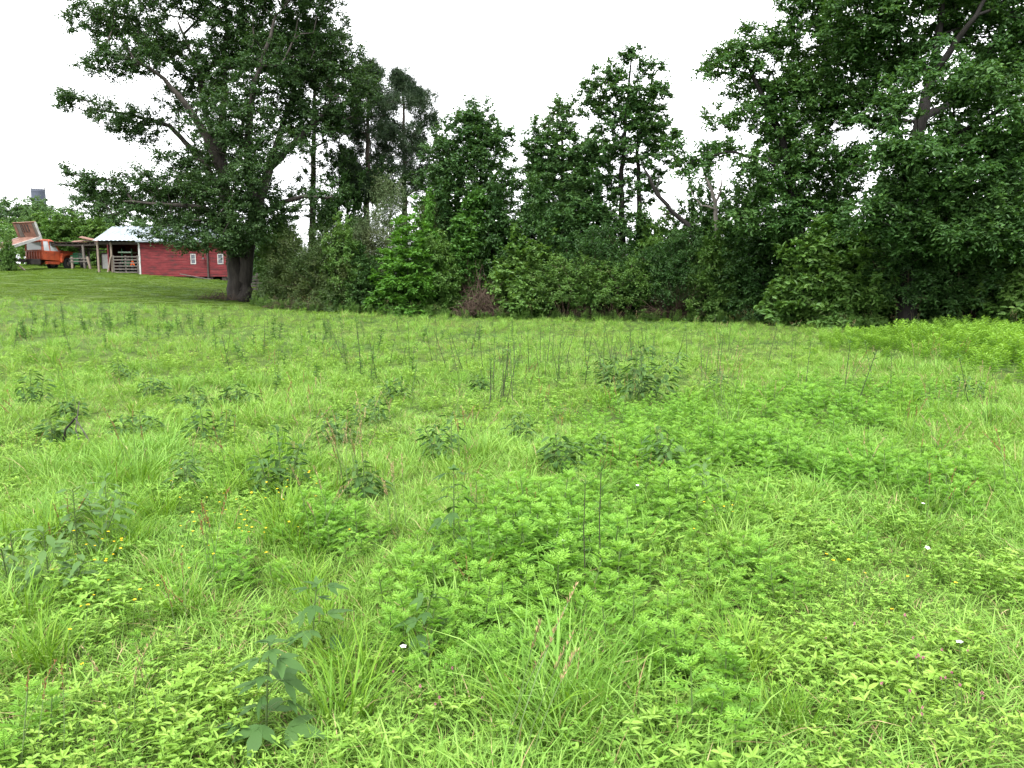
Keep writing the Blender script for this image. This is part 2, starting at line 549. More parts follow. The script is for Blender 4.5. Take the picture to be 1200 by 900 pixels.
def lobes_to_targets(lobes, Y, dens, to_px, grow_=1.0):
    """lobes in picture units: (x, y, rx, ry[, depth offset in m[, weight[, depth radius]]]) -> twig ends"""
    out = []
    for lb in lobes:
        x, y, rx, ry = lb[:4]
        dY = lb[4] if len(lb) > 4 else 0
        wt = lb[5] if len(lb) > 5 else 1
        px, py, rxp, ryp = to_px(x, y, rx, ry)
        c = at(px, py, Y + dY)
        k = (Y + dY) / FPX
        rw = np.array([rxp * k, 0, ryp * k]) * grow_
        rw[1] = lb[6] if len(lb) > 6 else max(rw[0], rw[2]) * .9
        n = max(3, int(dens * wt * rw[0] * rw[2] * 3.14))
        p = ellipsoid_points(c, rw, n)
        out.append(p)
    return np.concatenate(out)

def sprays(G, T, outd, per, cl, L, W, kind, q=5, up=.25, flat=.55, droop=.12, mi=0, rspread=1.0, hang=.0, nrm_up=.9):
    """leaves set alternately along q short twiglets at every twig end"""
    n = len(T)
    d = norm(np.repeat(outd, q, 0) * .7 + rng.normal(size=(n * q, 3)) * np.array([1, 1, flat]) * .8 + np.array([0, 0, up]))
    ln = cl * rng.uniform(.55, 1.25, n * q)
    base = np.repeat(T, q, 0) - d * (ln * .25)[:, None]
    m = max(1, per // q)
    s = (np.arange(m) + .5) / m
    s = np.clip(s[None] + rng.normal(0, .08, (n * q, m)), 0, 1.05)
    P = base[:, None] + d[:, None] * (s * ln[:, None])[..., None]
    P[..., 2] -= (hang * (s ** 2) * ln[:, None])
    side = norm(np.cross(d, np.array([0, 0, 1.])))
    sg = np.where(np.arange(m) % 2 == 0, 1., -1.)[None, :, None]
    D = d[:, None] * .55 + side[:, None] * sg * .8 + rng.normal(size=(n * q, m, 3)) * .35 * rspread + np.array([0, 0, -.12])
    N = np.array([0, 0, nrm_up]) + rng.normal(size=(n * q, m, 3)) * .5 * rspread + np.repeat(outd, q, 0)[:, None] * .35
    P = P.reshape(-1, 3) + rng.normal(0, cl * .06, (n * q * m, 3))
    D = D.reshape(-1, 3); N = N.reshape(-1, 3)
    k = len(P)
    tw = np.repeat(rng.random(n * q) * .5, m)        # each twig a little its own green
    leaf_geo(G, P, D, N, L * rng.uniform(.65, 1.2, k), W * rng.uniform(.7, 1.2, k), kind, np.clip(tw + rng.random(k) * .5, 0, 1), mi, droop=droop)

def tree(name, label, polys, T, r_base, leafm, barkm, per, cl, L, W, kind=2, group=None, cat='tree', q=5, up=.25, flat=.55,
         hang=0, grow_kw=None, crown_name='crown', trunk_name='trunk', rspread=1.0, droop=.12):
    base = np.asarray(polys[0][0][:3], float)
    chains, outd = grow(polys, T, r_base, **(grow_kw or {}))
    root = empty(name, base)
    tag(root, label, cat, group)
    G = Geo(); tubes(G, [(p - base, r, k) for p, r, k in chains])
    link(trunk_name, G.mesh(trunk_name, [barkm], True), root)
    G = Geo(); sprays(G, T - base, outd, per, cl, L, W, kind, q=q, up=up, flat=flat, hang=hang, rspread=rspread, droop=droop)
    link(crown_name, G.mesh(crown_name, [leafm]), root)
    return root

def poly_px(pts, Y, conv=None):
    """(x, y, r[, dY]) in picture units -> world polyline"""
    out = []
    for p in pts:
        x, y = (p[0], p[1]) if conv is None else conv(p[0], p[1], 0, 0)[:2]
        w_ = at(x, y, Y + (p[3] if len(p) > 3 else 0))
        out.append((*w_, p[2]))
    return out

def foot(poly, sink=.15):
    """set the first point of a polyline on the ground"""
    p = poly[0]
    poly[0] = (p[0], p[1], float(gz(p[0], p[1])) - sink, p[3])
    return poly

c3 = lambda x, y, rx, ry: (40 + x / 2.5, y / 2.5, rx / 2.5, ry / 2.5)
c5 = lambda x, y, rx, ry: (480 + x / 2.5, 40 + y / 2.5, rx / 2.5, ry / 2.5)
c6 = lambda x, y, rx, ry: (780 + x / 2.25, y / 2.25, rx / 2.25, ry / 2.25)

# --- the big twin-trunked oak by the barn
YO = 42.0
oak_polys = [
    foot(poly_px([(589, 880, .40), (588, 800, .37), (580, 720, .34), (570, 640, .31), (556, 540, .28), (548, 420, .22), (556, 280, .15, .6), (560, 120, .10, 1.0)], YO, c3)),
    foot(poly_px([(621, 882, .38), (620, 800, .35), (630, 720, .32), (650, 620, .29), (690, 490, .23, .4), (770, 410, .15, .6), (860, 320, .10, 1)], YO, c3)),
    poly_px([(560, 520, .26), (500, 390, .20, -1), (440, 300, .15, -1.6), (380, 230, .10, -2), (290, 170, .06, -2.6)], YO, c3),
    poly_px([(566, 600, .22), (500, 480, .18, 1), (400, 370, .12, 1.6), (300, 340, .08, 2), (180, 320, .05, 2)], YO, c3),
    poly_px([(645, 640, .26), (634, 520, .24, -.6), (625, 420, .2, -1), (640, 260, .13, -1.5), (700, 80, .07, -1.5)], YO, c3),
    poly_px([(650, 640, .16), (720, 595, .13, -1), (790, 575, .10, -1.6), (860, 580, .06, -2)], YO, c3),
    poly_px([(572, 660, .18), (500, 610, .14, -2), (400, 600, .09, -3), (260, 590, .05, -3.4)], YO, c3),
    poly_px([(552, 480, .20), (500, 330, .15, 2), (480, 200, .10, 3), (420, 60, .06, 3.4)], YO, c3),
    poly_px([(690, 490, .18, .4), (740, 330, .13, 2.4), (790, 180, .09, 3), (820, 40, .05, 3)], YO, c3),
    poly_px([(640, 560, .18), (600, 450, .12, 3), (620, 300, .08, 4.5)], YO, c3),
]
oak_polys[1][0] = (oak_polys[1][0][0], oak_polys[1][0][1], oak_polys[1][0][2], oak_polys[1][0][3])
oak_lobes = [
    (170, 60, 80, 55, -1), (290, 70, 110, 75, -1), (200, 185, 70, 40, -2), (290, 175, 90, 55, -2), (90, 295, 48, 30, 1.5), (165, 315, 60, 28, 1.8),
    (250, 350, 70, 40, 1.5), (480, 40, 90, 50, 2, .7), (600, 70, 100, 80, 0), (730, 60, 110, 80, 1), (830, 90, 100, 80, 1), (880, 190, 90, 75, 1),
    (930, 270, 85, 80, 1), (440, 170, 90, 60, 1), (560, 190, 90, 80, 0), (680, 190, 100, 90, -1), (780, 220, 90, 80, 2), (320, 370, 80, 45, 1), (420, 310, 70, 60, 0, .6),
    (600, 320, 100, 80, -2), (720, 330, 95, 65, 2), (830, 350, 85, 60, 1), (440, 470, 85, 45, -1), (530, 470, 80, 60, 2), (660, 440, 90, 60, -2), (560, 400, 80, 60, 0),
    (330, 545, 100, 50, -2), (210, 565, 85, 42, -3), (140, 535, 52, 34, -3.2), (100, 500, 22, 20, -3.2), (440, 570, 100, 55, -2), (560, 560, 100, 70, -2), (400, 640, 85, 32, -2.5),
    (500, 655, 90, 42, -2), (600, 640, 85, 45, -2.2), (590, 715, 55, 40, -1.6), (470, 690, 60, 26, -3), (540, 705, 60, 34, -3), (660, 680, 50, 34, -2), (380, 690, 60, 20, -3.4, .9), (330, 680, 50, 16, -3.6, .7), (450, 715, 60, 20, -3.4, .8), (650, 560, 70, 60, 2), (850, 560, 60, 35, -2, .5), (770, 600, 80, 45, -1, .6), (720, 650, 60, 40, 0, .7), (690, 600, 60, 60, -1.5, .7), (640, 500, 80, 60, -3, .7), (740, 430, 80, 50, -2, .6), (520, 370, 80, 60, -3, .7), (300, 620, 70, 30, -3, .8),
    (200, 600, 60, 35, 3), (330, 590, 90, 45, 3), (460, 600, 90, 55, 3.2), (560, 640, 80, 50, 2.5), (470, 540, 80, 40, 4, .8), (150, 570, 50, 30, 2.5, .8),
    (300, -60, 130, 80, 0), (470, -110, 140, 90, 0), (650, -110, 140, 90, 0), (800, -60, 120, 80, 0), (560, -30, 110, 80, 0), (330, 120, 100, 60, 3), (620, 150, 100, 80, 4), (750, 140, 100, 80, 4.5), (500, 270, 80, 70, 4)]
T = lobes_to_targets(oak_lobes, YO, 10.2, c3, 1.08)
tree('oak_tree', 'huge spreading oak with twin trunks forking at the ground beside the barn', oak_polys, T, .6, M['oak'], M['bark'],
     77, .66, .15, .077, 2, q=7, grow_kw=dict(flare=.30), up=.12, rspread=1.3)

# --- pines behind it
def pine(name, label, px, top, first, base_y, Y, wmax, seedtilt=0, dens=1.0, group=None):
    b = at(px, base_y, Y); b[2] = gz(b[0], b[1]) - .1
    t = at(px + seedtilt, top, Y)
    polys = [[(*b, .24), (*(b * .6 + t * .4), .18), (*(b * .2 + t * .8), .09), (*t, .03)]]
    f = at(px, first, Y)[2]
    targets = []
    z = f
    while z < t[2] - .1:
        fr = (z - f) / (t[2] - f)
        nb = rng.integers(4, 7)
        Lb = wmax * (math.sin(math.pi * min(.93, fr * .8 + .22))) * rng.uniform(.45, 1.25)
        cx = b + (t - b) * ((z - b[2]) / (t[2] - b[2]))
        for k in range(nb):
            a = rng.uniform(0, 6.283)
            l = Lb * rng.uniform(.5, 1.1)
            for s in np.arange(.45, 1.01, .14):
                for _ in range(max(1, int(2 * dens))):
                    targets.append(cx + np.array([math.cos(a) * l * s, math.sin(a) * l * s, .25 * l * s + rng.normal(0, .12)]) + rng.normal(0, .22, 3))
        z += rng.uniform(.5, 1.0)
    T = np.array(targets)
    root = empty(name, b)
    tag(root, label, 'tree', group)
    chains, outd = grow(polys, T, .2, up_pen=.2, path_pen=.3, flare=.25)
    G = Geo(); tubes(G, [(p - b, r, k) for p, r, k in chains]); link('trunk', G.mesh('trunk', [M['bark_pine']], True), root)
    G = Geo()
    n = len(T); m = 46
    d = norm(np.repeat(outd, m, 0) * .5 + rng.normal(size=(n * m, 3)) * .75 + np.array([0, 0, .25]))
    P = np.repeat(T - b, m, 0) + rng.normal(0, .10, (n * m, 3))
    leaf_geo(G, P, d, rng.normal(size=(n * m, 3)), rng.uniform(.16, .30, n * m), .035, 2, np.clip(np.repeat(rng.random(n), m) * .6 + rng.random(n * m) * .4, 0, 1), lift=.3)
    link('crown', G.mesh('crown', [M['pine']]), root)
    return root

pine('pine_tree', 'slender pine with tall bare trunk rising right behind the oak', 364, 40, 165, 345, 48, 3.4, 6, 1.2)
pine('pine_tree', 'dense dark pine between the oak and the open-branched pine', 428, 75, 232, 355, 47, 3.9, 4, 2.6)
pine('pine_tree', 'open-branched pine with tiers of needles showing against the sky', 476, 88, 225, 360, 50, 3.7, -4, 2.0)

YU = 46.0
T = lobes_to_targets([(870, 480, 80, 60, 0), (800, 540, 60, 45, 0), (930, 560, 70, 60, 0), (1000, 500, 60, 60, 0), (900, 640, 80, 50, 0), (1040, 600, 60, 60, 0), (840, 620, 60, 45, 0), (1100, 560, 60, 50, 0)], YU, 6.5, c3)
tree('broadleaf_tree', 'thin understorey tree filling the space between oak and pines', [foot(poly_px([(930, 880, .12), (925, 700, .1), (915, 580, .06), (900, 450, .03)], YU, c3))], T, .11, M['oak'], M['bark_dark'], 50, .55, .15, .08, 2, q=5)
# --- broadleaf trees of the hedgerow
YC = 42.0
T = lobes_to_targets([(200, 240, 55, 36, 0), (165, 300, 90, 55, 0), (240, 310, 60, 50, 0), (120, 380, 85, 60, -.5), (220, 390, 85, 65, 0), (180, 470, 110, 65, 0), (90, 450, 60, 60, .5), (260, 480, 50, 50, .4, .8), (180, 560, 110, 60, 0, .9), (70, 530, 70, 60, 0), (170, 640, 110, 60, -.5), (60, 620, 60, 50, 0), (260, 600, 60, 60, 0), (160, 240, 25, 22, 0)], YC, 15, c5, 1.12)
tree('broadleaf_tree', 'round-topped broadleaf tree standing alone between pine and twin-topped trees',
     [foot(poly_px([(212, 800, .2), (213, 600, .16), (212, 460, .11), (205, 330, .07), (200, 240, .04)], YC, c5))], T, .18, M['poplar'], M['bark_dark'], 62, .50, .17, .10, 2, q=5, up=.2)
YD = 41.0
T = lobes_to_targets([(448, 212, 28, 22, 0), (425, 270, 62, 42, 0), (385, 330, 58, 42, 0), (450, 370, 85, 60, 0), (365, 440, 55, 40, 0), (480, 440, 95, 70, 0), (460, 530, 110, 60, -.5), (375, 390, 50, 40, .5), (400, 500, 70, 50, .5), (380, 580, 70, 50, 0), (450, 610, 90, 60, 0), (360, 520, 50, 50, 0)], YD, 16, c5, 1.12)
tree('broadleaf_tree', 'smaller pointed broadleaf tree leaning against the tallest mid-row tree',
     [foot(poly_px([(470, 820, .18), (462, 600, .14), (450, 420, .09), (446, 300, .05), (446, 215, .03)], YD, c5))], T, .16, M['poplar'], M['bark_dark'], 62, .48, .17, .10, 2, q=5, up=.2)
YE = 40.0
T = lobes_to_targets([(650, 66, 42, 24, 0), (715, 108, 42, 26, 0), (580, 118, 52, 36, 0), (640, 180, 95, 48, 0), (722, 178, 42, 34, 0), (550, 205, 62, 42, .5), (650, 275, 105, 48, 0), (735, 300, 58, 42, 0), (595, 350, 95, 50, 0), (715, 360, 70, 48, 0), (560, 430, 95, 50, 0, .8), (650, 440, 60, 35, 0, .45), (690, 470, 50, 30, 1, .4), (560, 500, 80, 45, 0), (530, 160, 30, 25, 0), (770, 300, 30, 18, 0, .6), (560, 570, 90, 50, 0), (640, 560, 70, 40, -.5, .7), (720, 440, 50, 30, .5, .6), (520, 340, 60, 50, 0), (690, 230, 60, 50, 0)], YE, 13.5, c5, 1.1)
tree('broadleaf_tree', 'tallest tree of the middle row with two dark trunks and an airy top',
     [foot(poly_px([(628, 800, .17), (625, 620, .15), (620, 420, .12), (632, 260, .09), (645, 120, .05), (650, 70, .03)], YE, c5)),
      poly_px([(630, 760, .15), (668, 620, .14), (672, 440, .11), (668, 330, .08), (700, 190, .05), (715, 110, .03)], YE, c5)], T, .17, M['poplar'], M['bark_dark'], 60, .46, .165, .10, 2, q=5, up=.2)
# --- big trees on the right
YF = 33.0
T = lobes_to_targets([(200, 135, 75, 42, 0), (140, 185, 45, 36, 0), (300, 110, 75, 50, 0), (215, 70, 26, 26, 0, .7), (380, 50, 60, 45, 0), (340, 10, 40, 36, 0), (245, 215, 95, 38, .5), (330, 240, 100, 60, 0), (170, 310, 70, 32, -.5, .7), (280, 310, 90, 50, 0), (70, 430, 62, 30, -1, .9), (140, 400, 60, 28, -1), (225, 430, 60, 28, -1), (20, 380, 26, 16, -1, .8), (400, 190, 100, 70, 1), (430, 290, 100, 60, 0), (360, 400, 110, 70, 0), (300, 490, 110, 60, 0), (440, 490, 100, 70, 1), (250, 560, 100, 60, -.5), (380, 580, 110, 60, 0), (480, 120, 80, 60, 1), (420, -40, 90, 60, 0), (310, 380, 70, 50, 2)], YF, 15, c6, 1.08)
tree('broadleaf_tree', 'tall leafy tree with layered branches reaching out over the bare snag',
     [foot(poly_px([(362, 850, .26), (358, 640, .23), (340, 520, .2), (305, 360, .14), (250, 240, .09), (200, 140, .05)], YF, c6)),
      poly_px([(345, 540, .15), (400, 380, .12, .6), (430, 200, .09, 1), (420, 20, .05, 1)], YF, c6),
      poly_px([(340, 500, .10), (270, 420, .07, -1), (160, 400, .05, -1.4), (70, 425, .03, -1.4)], YF, c6)], T, .24, M['maple'], M['bark_dark'], 63, .56, .158, .083, 4, q=7, up=.15, hang=.25, rspread=1.2)
YG = 30.0
T = lobes_to_targets([(500, 60, 95, 65, 1), (600, 40, 110, 60, 0), (620, 140, 95, 55, 1), (540, 180, 110, 70, 2), (520, 270, 100, 60, 2), (760, 40, 110, 70, 1), (870, 50, 110, 70, 0), (910, 150, 100, 70, 0), (800, 215, 110, 32, -3), (880, 270, 100, 50, -3), (930, 330, 90, 50, -3.5), (740, 330, 70, 40, 2, .7), (800, 360, 120, 50, -2.5), (900, 410, 100, 60, -3), (650, 410, 110, 50, -2), (760, 470, 130, 50, -2.5), (880, 510, 100, 60, -3), (640, 510, 110, 60, -2), (560, 570, 110, 55, -2), (700, 600, 120, 60, -2), (830, 610, 120, 60, -3), (920, 620, 90, 60, -3), (1030, 100, 120, 90, 0), (1040, 280, 110, 90, 0), (1030, 450, 110, 90, -2), (1030, 600, 110, 80, -2), (700, -60, 160, 70, 0), (880, -70, 140, 80, 0), (560, -60, 120, 60, 0), (480, 420, 80, 50, 2, .8), (590, 330, 70, 40, 3, .6), (760, 220, 80, 60, 4, .8), (860, 180, 90, 70, 4), (840, 420, 110, 70, 4, .8), (680, 500, 110, 60, 4, .8), (640, 230, 70, 45, -2, .8), (590, 300, 70, 40, -2, .7), (760, 260, 60, 40, -2, .7), (600, 390, 80, 40, -3), (700, 400, 80, 36, -3.4), (720, 140, 50, 40, -2, .5)], YG, 14, c6, 1.08)
tree('broadleaf_tree', 'largest spreading tree with thick dark trunk and drooping layered boughs',
     [foot(poly_px([(636, 850, .32), (640, 640, .29), (648, 470, .25), (672, 320, .21), (705, 190, .16), (725, 60, .11), (735, -80, .07)], YG, c6)),
      poly_px([(676, 310, .17), (740, 280, .13, 1), (800, 240, .09, 1.6), (880, 180, .05, 2)], YG, c6),
      poly_px([(700, 200, .16), (760, 120, .12, -.5), (820, 40, .08, -1), (860, -40, .05, -1)], YG, c6),
      poly_px([(670, 330, .08), (600, 310, .05, .5), (520, 270, .03, 1.4)], YG, c6),
      poly_px([(645, 520, .15), (740, 470, .11, -1.4), (860, 430, .07, -2.4), (930, 420, .04, -3)], YG, c6),
      poly_px([(700, 210, .14), (640, 130, .10, 1), (580, 60, .06, 1.2)], YG, c6),
      poly_px([(660, 400, .14), (780, 350, .10, -2), (900, 280, .06, -3)], YG, c6),
      poly_px([(642, 600, .12), (720, 600, .09, -1.5), (840, 600, .06, -2.6)], YG, c6)], T, .34, M['maple'], M['bark_dark'], 63, .60, .168, .088, 4, q=7, up=.1, hang=.3, rspread=1.2)

# --- dead wood in the row
def dead(name, label, polys, Y, mat, cat):
    G = Geo()
    base = at(*polys[0][0][:2], Y)
    ch = []
    for p in polys:
        pts = np.array([np.append(at(a[0], a[1], Y + (a[3] if len(a) > 3 else 0)), a[2]) for a in p])
        f = np.linspace(0, len(pts) - 1, (len(pts) - 1) * 4 + 1)
        q = np.stack([np.interp(f, np.arange(len(pts)), pts[:, k]) for k in range(4)], 1)
        q[1:-1, :3] += rng.normal(0, .02, (len(q) - 2, 3))
        ch.append((q[:, :3] - base, q[:, 3], 7))
    tubes(G, ch)
    o = link(name, G.mesh(name, [mat], True), None, base)
    return tag(o, label, cat)

dead('leaning_dead_trunk', 'bare dead trunk leaning across the gap beside the tallest middle tree',
     [[(822, 300, .13), (806, 264, .12), (785, 245, .10), (770, 228, .09), (758, 205, .06), (752, 190, .03)], [(776, 236, .05), (770, 222, .03), (773, 205, .015)], [(790, 250, .04), (776, 252, .02), (764, 246, .01)]], 37.5, M['bark_dark'], 'dead tree')
dead('dead_snag', 'pale forked dead snag sticking up in the gap of the hedgerow',
     [[(842, 330, .13), (840, 270, .11), (838, 238, .09), (834, 222, .07), (826, 205, .045), (823, 192, .02)], [(839, 240, .06), (844, 224, .045), (846, 208, .03), (843, 198, .012)], [(838, 245, .05), (822, 240, .035), (812, 228, .022), (808, 218, .01)]], 36.5, M['dead'], 'dead tree')

# ------------------------------------------------------------------ shrubs of the hedgerow (meshes shared between copies)
def shrub_meshes(kind, leafm, barkm, w, h, n, per, L, W, lk=2, cl=.4, style='round', q=5, stems=7):
    if style == 'round':
        T = ellipsoid_points((0, 0, h * .52), (w / 2, w / 2 * .9, h * .5), n, .38)
        low = np.array([[rng.uniform(-w / 2, w / 2) * .95, rng.uniform(-w / 2, w / 2) * .8, rng.uniform(.08, h * .3)] for _ in range(n // 4)])
        k_ = n // 7                                          # long shoots standing out of the outline
        a_ = rng.uniform(0, 6.283, k_ // 3); r_ = rng.random(k_ // 3) * w * .42; top_ = h * rng.uniform(.95, 1.28, k_ // 3)
        sh_ = np.concatenate([np.stack([np.cos(a_) * r_ * f, np.sin(a_) * r_ * f, top_ * f], 1) for f in (.8, .9, 1.0)])
        T = np.concatenate([T, low, sh_])
        T[:, 2] += .16 * h * np.sin(T[:, 0] * 3.1 / w * 2 + 1) * (T[:, 2] / h)
    elif style == 'cone':
        T = []
        for k in range(8):                                   # several ragged leaders of unequal height
            ca = 2.4 * k; cr = w * .30 * math.sqrt(k / 8)
            hk = h * (1 - .07 * k) * rng.uniform(.8, 1.0); wk = w * rng.uniform(.34, .5)
            m_ = n // 8
            z = rng.random(m_) ** 1.1
            a = rng.uniform(0, 6.283, m_)
            rr = ((1 - z) ** .6 * .9 + .1) * wk * rng.uniform(.35, 1.15, m_) * (1 + .35 * np.sin(a * 2 + k) * np.sin(z * 11 + k))
            T.append(np.stack([math.cos(ca) * cr * (1 + .3 * z) + np.cos(a) * rr, math.sin(ca) * cr * (1 + .3 * z) + np.sin(a) * rr, .08 + z * hk], 1))
        T = np.concatenate(T)
    elif style == 'arch':
        a = rng.uniform(0, 6.283, n); s = rng.random(n) ** .6
        rr = w / 2 * s * rng.uniform(.6, 1.1, n)
        T = np.stack([np.cos(a) * rr, np.sin(a) * rr * .9, np.maximum(.1, h * (.35 + .65 * np.sin(np.pi * (1 - s * .85) * .62 + .3)) * rng.uniform(.35, 1.05, n))], 1)
    elif style == 'column':
        z = rng.random(n)
        a = rng.uniform(0, 6.283, n)
        rr = w / 2 * (1 - .45 * z) * rng.uniform(.3, 1.1, n)
        T = np.stack([np.cos(a) * rr + .15 * np.sin(z * 7), np.sin(a) * rr, .05 + z * h], 1)
    T = T[T[:, 2] > .04]
    polys = []
    for k in range(stems):
        a = 6.283 * k / stems + rng.uniform(-.3, .3)
        r = w * (.22 if style != 'cone' else .04)
        hh = h * rng.uniform(.45, .75)
        pl = [(.08 * math.cos(a), .08 * math.sin(a), -.1, .045), (r * .5 * math.cos(a), r * .5 * math.sin(a), hh * .45, .035), (r * math.cos(a), r * math.sin(a), hh, .018)]
        polys.append(pl)
    ch, outd = grow(polys, T, .06, flare=.3, path_pen=.2)
    G = Geo(); tubes(G, ch); st = G.mesh('stems', [barkm], True)
    G = Geo()
    if style == 'cone':
        sprays(G, T, outd, per, cl, L, W, 2, q=7, up=.45, flat=.8, hang=.05, rspread=1.1, droop=.02)
    else:
        sprays(G, T, outd, per, cl, L, W, lk, q=q, up=.2 if style != 'arch' else .05, hang=.35 if style == 'arch' else .15)
    fo = G.mesh('foliage', [leafm])
    return st, fo

SH = {
    'round_a': shrub_meshes('a', M['shrub'], M['bark_dark'], 3.2, 3.0, 260, 60, .15, .085),
    'round_b': shrub_meshes('b', M['shrub'], M['bark_dark'], 3.6, 2.6, 280, 60, .14, .075),
    'light_a': shrub_meshes('c', M['shrub_light'], M['bark_dark'], 3.0, 2.8, 230, 60, .16, .09),
    'arch_a': shrub_meshes('d', M['shrub_light'], M['brush'], 3.8, 2.5, 300, 66, .12, .045, style='arch', cl=.55),
    'arch_b': shrub_meshes('e', M['shrub'], M['brush'], 3.4, 2.8, 280, 66, .13, .05, style='arch', cl=.55),
    'cedar_a': shrub_meshes('f', M['cedar'], M['brush'], 3.4, 4.4, 460, 84, .13, .034, style='cone', cl=.8, stems=3),
    'cedar_b': shrub_meshes('g', M['cedar_grey'], M['brush'], 3.2, 5.0, 460, 84, .13, .034, style='cone', cl=.85, stems=3),
    'bright': shrub_meshes('h', M['bright'], M['bark_dark'], 2.8, 3.2, 170, 54, .19, .10, lk=4),
    'vine': shrub_meshes('i', M['vine'], M['brush'], 1.5, 4.4, 170, 60, .15, .12, style='column', cl=.35),
    'leafy': shrub_meshes('j', M['shrub_light'], M['bark_dark'], 3.4, 2.6, 190, 56, .22, .12, lk=4, cl=.5),
}
def shrub(kind, px, Y, w_, h_, label, rz=None, name='shrub', group=None, cat='shrub'):
    st, fo = SH[kind]
    x = (px - 600) / FPX * Y
    root = empty(name, (x, Y, float(gz(x, Y)) - .03), rng.uniform(0, 6.28) if rz is None else rz)
    root.scale = (w_ * 1.08, w_ * 1.08, h_ * (1.22 if kind[:4] in ('roun', 'arch', 'ligh') else 1.05))
    tag(root, label, cat, group)
    link('stems', st, root); link('foliage', fo, root)
    return root

shrub('round_a', 306, 58, 1.0, 1.0, 'dark shrub growing behind the grey rail fence')
shrub('round_b', 328, 56, 1.1, 1.2, 'wide dark shrub behind the cedars beyond the rail fence')
shrub('cedar_a', 346, 40.5, .88, .98, 'low brownish cedar bush beside the oak trunk', name='cedar_bush')
shrub('cedar_a', 386, 39.0, 1.0, .98, 'wide olive cedar bush next to the low brownish one', name='cedar_bush')
shrub('cedar_b', 424, 41.0, .8, 1.02, 'grey-green cedar behind the bright green sapling', name='cedar_bush')
shrub('cedar_b', 458, 41.5, .8, 1.5, 'tallest feathery grey-green cedar in front of the pines', name='cedar_bush')
shrub('cedar_a', 505, 40.5, .7, 1.35, 'olive cedar between tall grey cedar and vine column', name='cedar_bush')
shrub('round_a', 402, 45.5, 1.0, 1.7, 'thin dark shrub showing between the cedars and the pine trunks')
shrub('bright', 474, 37.6, 1.05, .98, 'bright green sapling glowing in front of the dark cedars', name='sapling')
shrub('bright', 504, 39.4, .6, 1.25, 'slim bright green sapling behind the larger bright one', name='sapling')
shrub('light_a', 332, 41.5, .7, 1.1, 'green shrub squeezed between oak trunk and low cedar')
shrub('light_a', 402, 38.4, .7, 1.0, 'light green bush pushing out between the cedar bushes')
shrub('round_b', 428, 38.6, .7, .75, 'low dark shrub at the foot of the cedars')
shrub('light_a', 518, 38.2, .75, .85, 'small light green shrub between sapling and vine column')
shrub('vine', 543, 38.6, 1.0, 1.0, 'column of bright vines climbing a dead stem', name='vine_column', cat='vine')
shrub('vine', 556, 40.2, 1.1, 1.3, 'tall vine column under the round-topped tree', name='vine_column', cat='vine')
shrub('round_a', 528, 41.0, 1.1, 1.25, 'dark shrub under the round-topped broadleaf tree')
shrub('round_a', 590, 40.5, 1.05, 1.35, 'tall dark shrub behind the dead brush mound')
shrub('leafy', 612, 38.2, 1.0, 1.1, 'large-leaved shrub beside the dead brush mound')
shrub('round_b', 640, 39.5, 1.1, 1.5, 'tall dark shrub under the pointed tree')
shrub('arch_a', 664, 37.4, 1.0, .95, 'light arching shrub drooping to the grass under the pointed tree')
shrub('arch_b', 700, 38.2, 1.05, 1.25, 'arching shrub under the two dark trunks')
shrub('arch_a', 724, 37.2, 1.05, .9, 'low light arching shrub before the two dark trunks')
shrub('round_a', 690, 40.5, 1.1, 1.25, 'dark shrub behind the arching shrubs')
shrub('round_b', 745, 39.6, 1.0, 1.2, 'dark shrub at the foot of the tallest middle tree')
shrub('arch_b', 768, 37.2, .95, .95, 'arching shrub beside the fan of bare stems')
shrub('light_a', 772, 38.6, 1.0, 1.12, 'light green shrub under the leaning dead trunk')
shrub('arch_b', 800, 37.4, 1.0, 1.2, 'feathery arching shrub above the fan of bare stems')
shrub('round_a', 812, 38.8, 1.0, 1.3, 'dark shrub under the pale snag')
shrub('round_a', 850, 37.5, 1.05, 1.25, 'dark shrub just beyond the pale snag')
shrub('light_a', 836, 36.2, .8, .95, 'low light shrub below the pale snag')
shrub('round_b', 880, 36.0, 1.1, 1.2, 'dark shrub under the outer boughs of the layered tree')
shrub('round_a', 905, 34.6, 1.0, .95, 'dark shrub in the shade of the layered tree')
shrub('leafy', 950, 31.4, .95, 1.05, 'large-leaved bright shrub at the foot of the layered tree')
shrub('leafy', 1000, 31.2, 1.0, 1.1, 'large-leaved bright shrub between the two big trees')
shrub('round_b', 975, 33.6, 1.1, 1.15, 'dark shrub behind the large-leaved bright shrubs')
shrub('round_a', 1030, 32.5, 1.1, 1.1, 'dark shrub at the trunk of the largest tree')
shrub('arch_b', 1060, 30.2, 1.05, 1.1, 'arching shrub under the lowest boughs of the largest tree')
shrub('round_b', 1105, 31.5, 1.1, 1.2, 'dark shrub deep under the largest tree')
shrub('arch_b', 1130, 29.6, 1.1, 1.05, 'arching shrub behind the yellow-green weed stand')
shrub('round_a', 1165, 30.5, 1.1, 1.1, 'dark shrub at the far end of the weed stand')
shrub('leafy', 1195, 29.0, 1.1, 1.2, 'large-leaved shrub at the far end of the weed stand')
shrub('round_b', 1245, 29.5, 1.2, 1.2, 'dark shrub closing the end of the hedgerow')
shrub('round_b', 930, 36.5, 1.2, 1.3, 'tall dark shrub behind the layered tree')
shrub('round_b', 1075, 34.5, 1.2, 1.3, 'tall dark shrub behind the largest tree')
shrub('round_a', 1150, 34.0, 1.2, 1.4, 'tall dark shrub beyond the largest tree')

